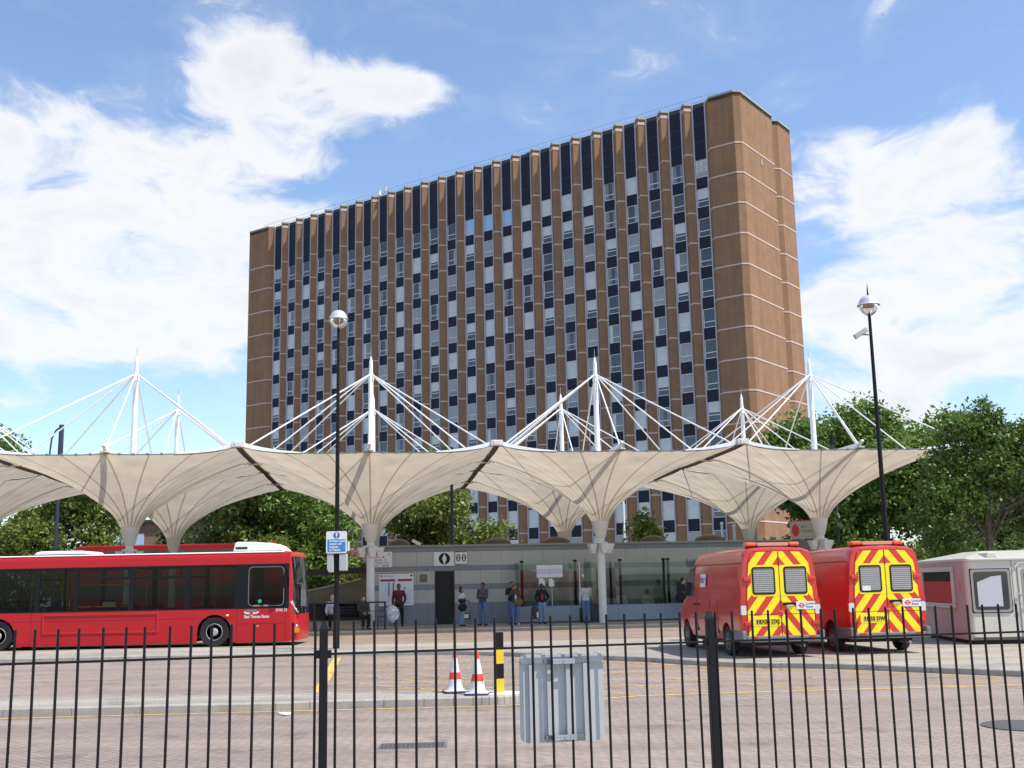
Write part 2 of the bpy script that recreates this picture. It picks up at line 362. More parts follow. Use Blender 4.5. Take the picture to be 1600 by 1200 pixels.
# yellow hatched box: border and crossing lines
bx = [(-4.75, 30.5), (-3.55, 20.6)]
ribbon(b, bx, .19, .004)
ribbon(b, [(.5, 18.2), (2.0, 18.95), (3.57, 19.15), (5.21, 19.3), (8.44, 19.5), (10.5, 19.9)], .10, .004)
ribbon(b, [(-3.55, 20.6), (0.2, 19.75), (1.2, 18.7)], .08, .004)
sheetlines = [((-4.5, 29.2), (3.3, 19.3)), ((-4.3, 27.2), (1.9, 19.2)), ((-4.1, 25.2), (.6, 19.7)), ((-3.9, 23.2), (-1.0, 20.2)), ((-3.2, 30.2), (5.0, 19.4)), ((-.6, 29.2), (6.4, 20.6)),
              ((-4.5, 28.6), (-1.6, 30.2)), ((-4.35, 27.2), (1.2, 28.0)), ((-4.15, 25.4), (3.2, 26.0)), ((-4.0, 23.8), (5.4, 23.7)), ((-3.8, 22.4), (7.4, 21.6)), ((-3.6, 21.2), (8.6, 20.0)), ((2.3, 26.6), (8.6, 20.7))]
for a, c in sheetlines: ribbon(b, [a, c], .05, .004)
tag(b.build('road_marking', M_YEL), kind='structure')
b = MB()
for a, c in (((6.0, 25.3), (7.3, 25.6)), ((6.3, 23.9), (7.8, 24.3)), ((8.2, 24.2), (9.4, 24.15)), ((9.6, 25.75), (10.9, 25.6)), ((10.2, 24.4), (12, 24.2)), ((7.6, 25.0), (8.8, 25.4))): ribbon(b, [a, c], .07, .119)
ribbon(b, [(-60, 34.45), (-12.9, 35.02), (-5.4, 34.9), (1, 34.7), (8.5, 35.8)], .10, .119)
tag(b.build('island_marking', M_YEL), kind='structure')
b = MB(); ribbon(b, [tuple(RW(-40, -2.85)[:2]), tuple(RW(40, -2.85)[:2])], .10, .008); tag(b.build('platform_edge_marking', M_YEL), kind='structure')
# platform
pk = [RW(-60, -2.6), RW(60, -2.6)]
kerbline('kerb_platform', [(p.x, p.y) for p in pk], 0.15, z0=0.0, m=mat('shaded_kerb', (.13, .12, .11), .85, noise=(3, .2)))  # kerb colour darkened to paint in the shadow along the platform edge
pp = [RW(-60, -2.48), RW(60, -2.48), RW(60, 16), RW(-60, 16)]
sheet('platform', [(p.x, p.y) for p in pp], 0.146, M_PLAT, 0.15)
# drain cover sunk in the road
d = empty('drain_cover', (-1.24, 13.67, 0.0), RAD(3), 'dark steel grid drain cover set in the brick road, left of the sign board', 'drain cover')
b = MB(); b.box(-.40, .40, -.18, .18, .001, .012); b.build('frame', M_GREYP, d)
b = MB()
for i in range(15): b.box(-.37 + i * .05, -.345 + i * .05, -.155, .155, .0125, .017)
for j in range(4): b.box(-.37, .37, -.15 + j * .095, -.135 + j * .095, .0175, .0195)
b.build('grille', mat('dark_iron', (.09, .085, .08), .7), d)
b = MB(); b.lathe([(.55, .001), (.55, .01), (.48, .013), (.02, .013)], n=28)
tag(b.build('manhole_cover', mat('dark_iron', (0, 0, 0)), loc=(6.25, 14.35, .002)), 'round dark iron manhole cover in the road at the right edge', 'manhole cover')
# crumpled litter by the near kerb
rn = random.Random(5)
b = MB(); pts = [(rn.uniform(-.12, .12), rn.uniform(-.05, .05), rn.uniform(0, .05)) for _ in range(14)]
for i in range(10): b.add([pts[i], pts[i + 1], pts[(i + 4) % 14]], [(0, 1, 2)])
tag(b.build('litter', M_WHITE, loc=(-3.42, 17.1, .005)), 'crumpled white paper litter lying on the road by the near kerb', 'litter')
# ------------------------------------------------------------------ office tower
def brickmat(name, base, line=.0, sc=(0.6, 3.0)):
    m = mat(name, base, .9, noise=(sc[0], .16)); nn, ll = nodes(m); b_ = nn['Principled BSDF']
    src = b_.inputs['Base Color'].links[0].from_socket
    co = N(m, 'ShaderNodeTexCoord')
    br = N(m, 'ShaderNodeTexNoise'); mp_ = N(m, 'ShaderNodeMapping'); mp_.inputs['Scale'].default_value = (1.2, 1.2, 9); ll.new(co.outputs['Object'], mp_.inputs[0]); ll.new(mp_.outputs[0], br.inputs['Vector'])
    br.inputs['Scale'].default_value = sc[1]; br.inputs['Detail'].default_value = 3
    st = N(m, 'ShaderNodeTexNoise'); ms = N(m, 'ShaderNodeMapping'); ms.inputs['Scale'].default_value = (1.6, 1.6, .07); ll.new(co.outputs['Object'], ms.inputs[0]); ll.new(ms.outputs[0], st.inputs['Vector']); st.inputs['Scale'].default_value = 1.0; st.inputs['Detail'].default_value = 5
    rs_ = N(m, 'ShaderNodeMapRange'); rs_.inputs[1].default_value = .35; rs_.inputs[2].default_value = .62; rs_.inputs[3].default_value = .88; rs_.inputs[4].default_value = 1.04; ll.new(st.outputs[0], rs_.inputs[0])
    m0 = N(m, 'ShaderNodeMixRGB', blend_type='MULTIPLY'); m0.inputs[0].default_value = 1; ll.new(src, m0.inputs[1]); ll.new(rs_.outputs[0], m0.inputs[2]); src = m0.outputs[0]
    r = N(m, 'ShaderNodeMapRange'); r.inputs[1].default_value = .3; r.inputs[2].default_value = .7; r.inputs[3].default_value = .84; r.inputs[4].default_value = 1.15; ll.new(br.outputs[0], r.inputs[0])
    mm = N(m, 'ShaderNodeMixRGB', blend_type='MULTIPLY'); mm.inputs[0].default_value = 1; ll.new(src, mm.inputs[1]); ll.new(r.outputs[0], mm.inputs[2]); ll.new(mm.outputs[0], b_.inputs['Base Color'])
    return m
M_BRICK = brickmat('tower_brick', (.275, .150, .080))
M_BAND = mat('tower_band', (.56, .43, .38), .8)
M_MULL = mat('tower_mullion', (.42, .40, .45), .6)
M_NAVY = mat('tower_spandrel', (.018, .020, .038), .5, spec=.2, noise=(.4, .15))
M_CAP = mat('tower_coping', (.36, .36, .33), .7)
M_DKG = mat('tower_roof_edge', (.05, .06, .05), .8)
TX, TY, TRZ = 20.04, 120.05, atan2(-.5897, .8076)
T = empty('office_tower', (TX, TY, 0), TRZ, 'tall brown brick office tower with ribbed piers and pale floor bands', 'building')
TOP, D_ = 54.65, .65
zb = [48.69 - 3.43 * k for k in range(14)]
def banded(b, seg, z0, z1, zs, h=.16, proud=.04):
    """vertical wall segments [(x,y)...] as an open extrusion with pale string courses standing proud"""
    for i in range(len(seg) - 1):
        (xa, ya), (xb, yb) = seg[i], seg[i + 1]
        b.add([(xa, ya, z0), (xb, yb, z0), (xb, yb, z1), (xa, ya, z1)], [(0, 1, 2, 3)], 0)
    n_ = []
    for i in range(len(seg)):
        a = Vector(seg[max(i - 1, 0)]); c = Vector(seg[min(i + 1, len(seg) - 1)]); p = Vector(seg[i])
        def nr(u, v): d_ = (v - u).normalized(); return Vector((d_.y, -d_.x))
        if i == 0: q = nr(p, c)
        elif i == len(seg) - 1: q = nr(a, p)
        else:
            q = nr(a, p) + nr(p, c); q = q / max(q.length_squared / 2, .3)
        n_.append(q)
    for z in zs:
        for i in range(len(seg) - 1):
            (xa, ya), (xb, yb) = seg[i], seg[i + 1]; na, nb = n_[i] * proud, n_[i + 1] * proud
            p = [(xa + na.x, ya + na.y), (xb + nb.x, yb + nb.y)]
            b.add([(*p[0], z), (*p[1], z), (*p[1], z + h), (*p[0], z + h), (xa, ya, z), (xb, yb, z), (xb, yb, z + h), (xa, ya, z + h)],
                  [(0, 1, 2, 3), (3, 2, 6, 7), (4, 5, 1, 0), (0, 3, 7, 4), (1, 5, 6, 2)], 1)
# end walls with corner chamfer, as blocks
YB = 14.5
b = MB(); banded(b, [(2.35, D_), (3.0, 0), (5.95, 0), (6.55, .6), (6.55, 9.2), (5.6, 9.2), (5.6, 9.9), (6.55, 10.9), (6.55, YB)], 0, TOP, zb)
b.add([(6.55, YB, 0), (-73.8, YB, 0), (-73.8, YB, TOP), (6.55, YB, TOP)], [(0, 1, 2, 3)], 0)
b.build('side_wall', [M_BRICK, M_BAND], T)
b = MB(); banded(b, [(-73.8, YB), (-73.8, .6), (-73.2, 0), (-69.0, 0), (-68.35, D_)], 0, TOP, zb); b.build('end_wall', [M_BRICK, M_BAND], T)
b = MB()
b.prism([(3.0, 0), (5.95, 0), (6.55, .6), (6.55, 9.2), (5.6, 9.2), (5.6, 9.9), (6.55, 10.9), (6.55, YB), (-73.8, YB), (-73.8, .6), (-73.2, 0), (-69, 0), (-68.35, D_ + .02), (2.35, D_ + .02)], 'z', TOP - .5, TOP + .05, 0)
b.build('roof', M_DKG, T)
def coping(b, seg, m=0, wd=.16):
    for i in range(len(seg) - 1):
        a, c = Vector((*seg[i], 0)), Vector((*seg[i + 1], 0)); d_ = (c - a).normalized(); n2 = Vector((d_.y, -d_.x, 0))
        vs = []
        for p in (a - d_ * .03, c + d_ * .03):
            for q, z in ((.10, TOP - .06), (.10, TOP + .16), (-.35, TOP + .16), (-.35, TOP - .06)): vs.append(p + n2 * q + Vector((0, 0, z)))
        b.add(vs, [(0, 1, 2, 3), (7, 6, 5, 4), (0, 4, 5, 1), (1, 5, 6, 2), (2, 6, 7, 3), (3, 7, 4, 0)], m)
for sg in ([(5.95, 0), (6.55, .6)], [(6.55, .65), (6.55, 9.2)], [(6.55, 10.9), (6.55, YB)], [(5.6, 9.9), (6.5, 10.85)], [(3.05, 0), (5.9, 0)], [(-73.15, 0), (-69, 0)]):
    b = MB(); coping(b, sg); b.build('coping', M_CAP, T)
# piers (prismatic, 45 degree flanks)
def pier_mesh():
    b = MB(); banded(b, [(-D_, D_), (-.05, .0), (.05, .0), (D_, D_)], 0, TOP, zb, h=.16)
    b.add([(-D_, D_, TOP), (-.05, 0, TOP), (.05, 0, TOP), (D_, D_, TOP)], [(0, 1, 2, 3)], 0)
    coping(b, [(-.04, -.02), (.04, -.02), (D_, D_ - .02)], 2); coping(b, [(-D_, D_ - .02), (-.06, -.02)], 2)
    banded(b, [(-D_, D_), (-.05, .0), (.05, .0), (D_, D_)], TOP - .5, TOP - .4, [TOP - .72], h=.34)
    return b
pm = pier_mesh().build('pier', [M_BRICK, M_BAND, M_CAP], T)
for i in range(1, 23):
    p_ = pm.copy(); COL.objects.link(p_); p_.location = (-3.0 * i, 0, 0)
# window strips between the piers: mullions, navy spandrels, top plant panels
wz = [48.08 - 3.43 * k for k in range(14)]; WH = 2.10
def bay_mesh():
    b = MB(); y = D_
    b.add([(-.86, y + .35, 0), (.86, y + .35, 0), (.86, y + .35, TOP), (-.86, y + .35, TOP)], [(0, 1, 2, 3)], 2)
    for s_ in (-1, 1): b.box(*(sorted((s_ * .86, s_ * .70))), y - .10, y + .30, 0, TOP - .02, 0)
    for k in range(14):
        b.box(-.70, .70, y + .02, y + .3, (wz[k + 1] if k < 13 else 1.0) + .0, wz[k] - WH, 1)
    for k in range(3): b.box(-.70, .70, y + .02, y + .3, 48.10 + k * 2.05, 48.10 + k * 2.05 + 2.0, 1)
    for k in range(3): b.box(-.70, .70, y - .0, y + .3, 48.10 + k * 2.05 - .06, 48.10 + k * 2.05 - .005, 2)
    b.box(-.70, .70, y - .02, y + .3, TOP - .42, TOP - .0, 2)
    return b
bm_ = bay_mesh().build('window_bay', [M_MULL, M_NAVY, M_DKG], T, loc=(1.5, 0, 0))
for i in range(1, 24):
    p_ = bm_.copy(); COL.objects.link(p_); p_.location = (1.5 - 3.0 * i, 0, 0)
# windows
def wmat(name, col, rough=.12, spec=.5): return mat(name, col, rough, spec=spec, noise=(1.1, .12))
WM = [wmat('pane_white_blind', (.60, .62, .63)), wmat('pane_grey_blind', (.34, .36, .38)), wmat('pane_curtain', (.22, .24, .26)), wmat('pane_dark', (.05, .06, .075), .05, .8),
      mat('pane_sky_mirror', (.45, .52, .6), .03, metal=.85)]
M_WFR = mat('window_frame_white', (.78, .78, .78), .5)
LAY = {0: [(-.66, .66, 0, 1, 0)], 1: [(-.66, .66, 0, 1, 1)], 2: [(-.66, -.2, 0, 1, 2), (-.2, .3, 0, 1, 3), (.3, .66, 0, 1, 2)], 3: [(-.66, .66, 0, 1, 3)], 4: [(-.66, .66, 0, 1, 4)],
       5: [(-.66, .66, .45, 1, 0), (-.66, .66, 0, .45, 3)], 6: [(-.66, -.3, 0, 1, 0), (-.3, .66, 0, 1, 2)], 7: [(-.66, .66, .33, 1, 1), (-.66, .66, 0, .33, 2)], 8: [(-.66, .2, 0, 1, 3), (.2, .66, .0, 1, 1)]}
def pane(kind, b, x=0, z=0):
    y = D_ + .10; zb_, zt_ = z - WH + .06, z - .06
    for x0, x1, f0, f1, m_ in LAY[kind]:
        b.box(x + x0, x + x1, y, y + .12, zb_ + (zt_ - zb_) * f0, zb_ + (zt_ - zb_) * f1, m_)
        # folds of curtain or slats standing a few mm proud
        if m_ in (1, 2):
            q = x0 + .06
            while q < x1 - .05: b.box(x + q, x + q + .045, y - .006, y, zb_ + (zt_ - zb_) * f0 + .03, zb_ + (zt_ - zb_) * f1 - .03, m_); q += .19
def frame(b, x=0, z=0, m=0):
    y = D_ + .04
    for x0, x1 in ((-.70, -.635), (.635, .70)): b.box(x + x0, x + x1, y, y + .09, z - WH, z, m)
    for z0, z1 in ((-WH, -WH + .075), (-WH + .62, -WH + .70), (-.06, 0)): b.box(x - .635, x + .635, y + .003, y + .093, z + z0, z + z1, m)
PM = []
for k in range(9):
    b = MB(); pane(k, b); PM.append(b.mesh('window', WM))
fb = MB(); frame(fb); FM = fb.mesh('window_frame', M_WFR)
rnd = random.Random(11)
far = MB()
for i in range(24):
    for k in range(14):
        r = rnd.random()
        kind = 0 if r < .34 else 1 if r < .62 else 2 if r < .86 else 3
        if k == 0: kind = {11: 4, 10: 4, 9: 4, 8: 0, 7: 0, 6: 0, 5: 0, 3: 0}.get(i, 2 if i < 5 else 3)
        if i == 0: kind = 3 if k else 1
        if k > 9 and i: kind = 0 if rnd.random() < .75 else 1
        if 0 < k < 10: kind = {0: (0, 0, 0, 5, 6), 1: (1, 1, 7, 8, 1), 2: (2, 2, 6, 8, 5), 3: (3, 3, 8, 5, 3)}[kind][rnd.randrange(5)]
        if i < 7:
            o = bpy.data.objects.new('window', PM[kind]); COL.objects.link(o); o.parent = T; o.location = (1.5 - 3.0 * i, 0, wz[k])
            f_ = bpy.data.objects.new('window_frame', FM); COL.objects.link(f_); f_.parent = o
        else:
            pane(kind, far, 1.5 - 3.0 * i, wz[k]); frame(far, 1.5 - 3.0 * i, wz[k], 5)
o = far.build('windows', WM + [M_WFR], T); tag(o, kind='stuff')
# ventilation louvres in the top row of the two end strips
for xq in (1.5, 1.5 - 69):
    b = MB()
    for q in range(6): b.box(xq - .62, xq - .04, D_ - .02, D_ + .03, 46.75 + q * .21, 46.85 + q * .21); b.box(xq + .04, xq + .62, D_ - .02, D_ + .03, 46.75 + q * .21, 46.85 + q * .21)
    b.box(xq - .66, xq - .6, D_ - .03, D_ + .03, 46.7, 48.05); b.box(xq + .6, xq + .66, D_ - .03, D_ + .03, 46.7, 48.05); b.box(xq - .03, xq + .03, D_ - .03, D_ + .03, 46.7, 48.05)
    b.build('louvre', M_WFR, T)
# roof rail, whip aerials, dish, white downpipe in the side recess
b = MB(); rail0, rail1 = -71.5, 3.0
for z in (TOP + .55, TOP + 1.1): b.tube((rail0, 1.3, z), (rail1, 1.3, z), .022, n=4)
q = rail0
while q < rail1: b.tube((q, 1.3, TOP), (q, 1.3, TOP + 1.1), .022, n=4); q += 2.15
b.tube((rail1, 1.3, TOP + 1.1), (rail1 + 2.2, 3.5, TOP + .9), .02, n=4)
b.build('roof_rail', M_GALV, T)
b = MB(); b.tube((-42, 3, TOP), (-42, 3, TOP + 4.2), .04, .015, n=5); b.build('aerial', M_GALV, T)
b = MB(); b.lathe([(.02, 0), (.5, .08), (.95, .32), (1.2, .62), (1.16, .66), (.9, .4), (.45, .16), (.02, .08)], n=20, cap=False)
ds = b.build('satellite_dish', M_WHITE, T, smooth=True); ds.scale = (.62,) * 3; ds.location = (-46.6, 1.0, TOP + .65); ds.rotation_euler = (RAD(65), RAD(20), RAD(-20))
b = MB(); b.tube((5.98, 9.55, 1), (5.98, 9.55, TOP - .6), .16, n=8)
for k in range(13): b.box(5.75, 6.2, 9.35, 9.75, zb[k] - .1, zb[k] + .1)
b.build('downpipe', M_WHITE, T)
b = MB()
b.box(6.56, 6.6, 5.3, 5.75, 47.6, 48.3); b.build('wall_grille', M_GALV, T)
b = MB(); b.box(-30, -28, 4, 6, TOP, TOP + 1.6); b.box(-24, -23, 3, 5, TOP, TOP + 1.3); b.box(-16, -14.6, 4, 6, TOP, TOP + 1.5); b.build('roof_plant', M_DKG, T)

# ------------------------------------------------------------------ canopy umbrellas
def membrane_mat():
    m = bpy.data.materials.new('canopy_fabric'); m.use_nodes = True; nn, ll = nodes(m); nn.clear()
    uv = N(m, 'ShaderNodeUVMap'); sp = N(m, 'ShaderNodeSeparateXYZ'); ll.new(uv.outputs[0], sp.inputs[0])
    # uv.x = seam index, uv.y = width of one gore in metres / 10
    fr = N(m, 'ShaderNodeMath', operation='FRACT'); ll.new(sp.outputs[0], fr.inputs[0])
    ab = N(m, 'ShaderNodeMath', operation='SUBTRACT'); ll.new(fr.outputs[0], ab.inputs[0]); ab.inputs[1].default_value = .5
    ab2 = N(m, 'ShaderNodeMath', operation='ABSOLUTE'); ll.new(ab.outputs[0], ab2.inputs[0])
    ds_ = N(m, 'ShaderNodeMath', operation='SUBTRACT'); ds_.inputs[0].default_value = .5; ll.new(ab2.outputs[0], ds_.inputs[1])
    me_ = N(m, 'ShaderNodeMath', operation='MULTIPLY'); ll.new(ds_.outputs[0], me_.inputs[0]); ll.new(sp.outputs[1], me_.inputs[1])   # metres/10 from the seam
    lt = N(m, 'ShaderNodeMapRange'); ll.new(me_.outputs[0], lt.inputs[0]); lt.inputs[1].default_value = .0024; lt.inputs[2].default_value = .0042; lt.inputs[3].default_value = 1; lt.inputs[4].default_value = 0
    co = N(m, 'ShaderNodeTexCoord'); nz_ = N(m, 'ShaderNodeTexNoise'); nz_.inputs['Scale'].default_value = .9; nz_.inputs['Detail'].default_value = 7; ll.new(co.outputs['Object'], nz_.inputs['Vector'])
    r = N(m, 'ShaderNodeMapRange'); r.inputs[1].default_value = .3; r.inputs[2].default_value = .7; r.inputs[3].default_value = .80; r.inputs[4].default_value = 1.06; ll.new(nz_.outputs[0], r.inputs[0])
    c = N(m, 'ShaderNodeMixRGB'); ll.new(lt.outputs[0], c.inputs[0]); c.inputs[1].default_value = (.735, .655, .505, 1); c.inputs[2].default_value = (.43, .37, .29, 1)
    c2 = N(m, 'ShaderNodeMixRGB', blend_type='MULTIPLY'); c2.inputs[0].default_value = 1; ll.new(c.outputs[0], c2.inputs[1]); ll.new(r.outputs[0], c2.inputs[2])
    d_ = N(m, 'ShaderNodeBsdfDiffuse'); ll.new(c2.outputs[0], d_.inputs[0]); t_ = N(m, 'ShaderNodeBsdfTranslucent'); ll.new(c2.outputs[0], t_.inputs[0])
    mx_ = N(m, 'ShaderNodeMixShader'); mx_.inputs[0].default_value = .38; ll.new(d_.outputs[0], mx_.inputs[1]); ll.new(t_.outputs[0], mx_.inputs[2])
    o_ = N(m, 'ShaderNodeOutputMaterial'); ll.new(mx_.outputs[0], o_.inputs[0]); return m
M_FAB = membrane_mat()
HS = 4.8; ZR, ZE = 4.34, 6.76
PROF = [(0, 0), (.035, .11), (.068, .195), (.17, .35), (.29, .50), (.41, .62), (.55, .73), (.67, .815), (.80, .895), (.92, .965), (1.0, 1.0)]
def prof(t):
    for i in range(len(PROF) - 1):
        if t <= PROF[i + 1][0]:
            a, c = PROF[i], PROF[i + 1]; f_ = (t - a[0]) / (c[0] - a[0]); return a[1] + (c[1] - a[1]) * f_
    return 1.0
def side_z(p): return 7.00 + .06 * abs(p) ** 5
def edge_z(p): return ZE + .30 * abs(p) ** 5 + .05 * max(0, 1 - abs(p) * 8)
def edge_in(p): return .02 * (1 - abs(p) ** 2.5)          # edge cable pulls the cloth inwards between the nodes
def canopy_mesh():
    n_side, nr = 24, 22; me = bpy.data.meshes.new('membrane')
    per = []
    for k in range(4):
        for i in range(n_side):
            p = -1 + 2 * i / n_side; e = HS - .05 - edge_in(p)
            q = {0: (p * HS, -e), 1: (e, p * HS), 2: (-p * HS, e), 3: (-e, -p * HS)}[k]
            q = (max(-HS + .05, min(HS - .05, q[0])), max(-HS + .05, min(HS - .05, q[1])))
            per.append((q[0], q[1], side_z(p) if k % 2 else edge_z(p)))
    NP = len(per); vs = []; uvs = []
    for j in range(nr + 1):
        t = (j / nr) ** 1.25
        for i in range(NP):
            x, y, z = per[i]; R_ = sqrt(x * x + y * y); a = atan2(y, x)
            # gores are spaced evenly round the ring but meet the square edge evenly too
            ar = -3 * pi / 4 + 2 * pi * i / NP
            rx, ry = .37 * cos(ar), .37 * sin(ar)
            X, Y = rx + (x - rx) * t, ry + (y - ry) * t
            vs.append((X, Y, ZR + (z - ZR) * prof(t)))
    fs = []; fuv = []
    per_gore = 4
    def gw(j, i):
        a, c = vs[j * NP + (i // per_gore * per_gore) % NP], vs[j * NP + ((i // per_gore + 1) * per_gore) % NP]
        return sqrt(sum((a[q] - c[q]) ** 2 for q in range(3))) / 10
    for j in range(nr):
        for i in range(NP):
            i2 = (i + 1) % NP
            fs.append((j * NP + i, j * NP + i2, (j + 1) * NP + i2, (j + 1) * NP + i))
            fuv += [(i / per_gore, gw(j, i)), ((i + 1) / per_gore, gw(j, i)), ((i + 1) / per_gore, gw(j + 1, i)), (i / per_gore, gw(j + 1, i))]
    me.from_pydata(vs, [], fs); me.materials.append(M_FAB)
    ul = me.uv_layers.new(name='UVMap')
    for k, uv in enumerate(fuv): ul.data[k].uv = uv
    me.polygons.foreach_set('use_smooth', [True] * len(me.polygons)); me.update()
    return me, per
CM, PER = canopy_mesh()
def make_umbrella():
    r = empty('canopy_umbrella', RW(0, 0), E1A)
    b = MB(); b.lathe([(.165, .15), (.165, 3.44)], n=20); b.build('column', M_CREAM, r, smooth=True)
    b = MB(); b.lathe([(.15, 3.44), (.15, 3.62), (.22, 3.70), (.37, 4.33), (.38, 4.36), (.34, 4.37)], n=28); b.build('cone_collar', M_CREAM, r, smooth=True)
    b = MB(); b.lathe([(.30, 3.42), (.30, 3.47), (.15, 3.50)], n=16); b.build('light_ring', M_CREAM, r)
    for k in range(4):
        a = RAD(-90 + 90 * k + 12); c = Vector((cos(a), sin(a), 0)); R3 = Matrix.Rotation(a + pi / 2, 3, 'Z')
        b = MB(); z0, z1 = 3.12, 3.40
        def ring(hw, hd, z, dd): return [c * (.36 + dd) + R3 @ Vector((x * hw, y * hd, z)) for x, y in ((-1, -1), (1, -1), (1, 1), (-1, 1))]
        vs = ring(.10, .09, 3.02, 0) + ring(.10, .09, 3.12, 0) + ring(.13, .11, 3.125, 0) + ring(.19, .16, 3.40, .03)
        b.add(vs, [(0, 3, 2, 1)] + [(4 * j + i, 4 * j + (i + 1) % 4, 4 * j + (i + 1) % 4 + 4, 4 * j + i + 4) for j in range(3) for i in range(4)] + [(12, 13, 14, 15)])
        b.build('uplight', M_CREAM, r)
    o = bpy.data.objects.new('membrane', CM); COL.objects.link(o); o.parent = r
    b = MB(); b.tube((0, 0, 4.3), (0, 0, 10.35), .15, .10, 14); b.tube((0, 0, 10.35), (0, 0, 10.75), .13, .085, 14); b.tube((0, 0, 10.75), (0, 0, 11.15), .085, .075, 12); b.tube((0, 0, 11.15), (0, 0, 11.40), .075, .025, 10)
    b.build('mast', M_WHITEMETAL, r, smooth=True)
    b = MB(); b.tube((0, 0, 11.38), (0, 0, 11.75), .014, .008, 5); b.build('mast_spike', M_GALV, r)
    tops = Vector((0, 0, 10.6))
    tg = [(-1, -1), (1, -1), (1, 1), (-1, 1)]
    ends = [(x * (HS - .25), y * (HS - .25), 7.02) for x, y in tg] + [(0, -HS + .25, 7.0), (0, HS - .25, 7.0), (HS - .25, 0, 7.0), (-HS + .25, 0, 7.0)]
    for e in ends:
        e = Vector(e); d_ = Vector((e.x, e.y, 0)).normalized()
        b = MB(); b.tube(tops + d_ * .1, e, .029, n=7); b.build('stay_rod', M_WHITEMETAL, r)
    # cross beams from the mid-edge nodes to the mast, ridge strips above the cloth near the corners
    for k in range(4):
        a = k * pi / 2; d_ = Vector((cos(a), sin(a), 0)); R3 = Matrix.Rotation(a, 3, 'Z')
        b = MB(); b.obox(d_ * 2.35 + Vector((0, 0, 6.96)), (4.5, .15, .15), R3); b.build('cross_beam', M_WHITEMETAL, r)
        b = MB(); b.obox(d_ * (HS - .10) + Vector((0, 0, 6.99)), (.62, .12, .10), R3 @ Matrix.Rotation(RAD(-20), 3, 'Y')); b.obox(d_ * (HS - .10) + Vector((0, 0, 6.86)), (.2, .34, .04), R3)
        b.build('edge_node', M_CREAM, r, bevel=.02)
    b = MB(); c_ = (-HS, -HS, 7.03); b.box(c_[0] - .22, c_[0] + .22, c_[1] - .16, c_[1] + .22, 6.98, 7.20); b.box(c_[0] - .13, c_[0] + .13, c_[1] - .185, c_[1] - .16, 7.0, 7.17)
    b.build('corner_node', M_CREAM, r, bevel=.03)
    # white ridge flashing rising to the corner nodes
    for s_ in (-1, 1):
        b = MB()
        for i in range(6):
            p0, p1 = .52 + i * .075, .52 + (i + 1) * .075
            b.add([(s_ * p0 * HS, -HS + .02, edge_z(p0) - .01), (s_ * p1 * HS, -HS + .02, edge_z(p1) - .01), (s_ * p1 * HS, -HS + .02, edge_z(p1) + .02 + .022 * (i + 1)), (s_ * p0 * HS, -HS + .02, edge_z(p0) + .02 + .022 * i),
                   (s_ * p0 * HS, -HS + .2, edge_z(p0) + .05 + .022 * i), (s_ * p1 * HS, -HS + .2, edge_z(p1) + .05 + .022 * (i + 1))], [(0, 1, 2, 3), (3, 2, 5, 4)])
        b.build('ridge_flashing', M_WHITEMETAL, r)
    # brown seam gutter along the joint with the neighbour on the left
    b = MB(); pts = [(-HS, -HS + 2 * HS * i / 16, side_z(-1 + 2 * i / 16) - .04) for i in range(17)]
    for i in range(16):
        (x, y0, z0), (_, y1, z1) = pts[i], pts[i + 1]
        b.add([(x - .10, y0, z0 - .05), (x + .10, y0, z0 - .05), (x + .10, y0, z0 + .03), (x - .10, y0, z0 + .03), (x - .10, y1, z1 - .05), (x + .10, y1, z1 - .05), (x + .10, y1, z1 + .03), (x - .10, y1, z1 + .03)],
              [(0, 1, 2, 3), (7, 6, 5, 4), (0, 4, 5, 1), (1, 5, 6, 2), (2, 6, 7, 3), (3, 7, 4, 0)])
    b.build('seam_gutter', M_DKBROWN, r)
    b = MB()
    for i in range(19):
        p = -.95 + i * .1056; b.box(p * HS - .045, p * HS + .045, -HS + edge_in(p) + .045, -HS + edge_in(p) + .12, edge_z(p) - .03, edge_z(p) + .05)
    pts = [Vector((p * HS, -HS + .07 + edge_in(p), edge_z(p))) for p in [-1 + i / 12 for i in range(25)]]; b.path(pts, .022, 5)
    b.build('edge_cable', M_GREYP, r)
    return r
U = make_umbrella()
UL = {(-1, 0): 'half-seen front canopy umbrella beyond the left edge of the view', (0, 0): 'white canopy umbrella above the rear half of the red bus', (1, 0): 'white canopy umbrella beside the direction sign and left lamp post', (2, 0): 'white canopy umbrella in front of the glass waiting room', (3, 0): 'white canopy umbrella above the vans, reaching the trees on the right',
      (-1, 1): 'rear row canopy umbrella at the left edge behind the bus', (0, 1): 'rear row canopy umbrella with its column behind the bus roof pod', (1, 1): 'rear row canopy umbrella hidden behind the front one by the direction sign', (2, 1): 'rear row canopy umbrella in front of the brick tower piers', (3, 1): 'rear row canopy umbrella behind the left van'}
for (i, j), lb in UL.items():
    o = U if (i, j) == (-1, 0) else copy_tree(U)
    o.location = RW(9.6 * (i - 1), 9.6 * j); tag(o, lb, 'canopy umbrella', 'white fabric canopy umbrellas over the bus stands')
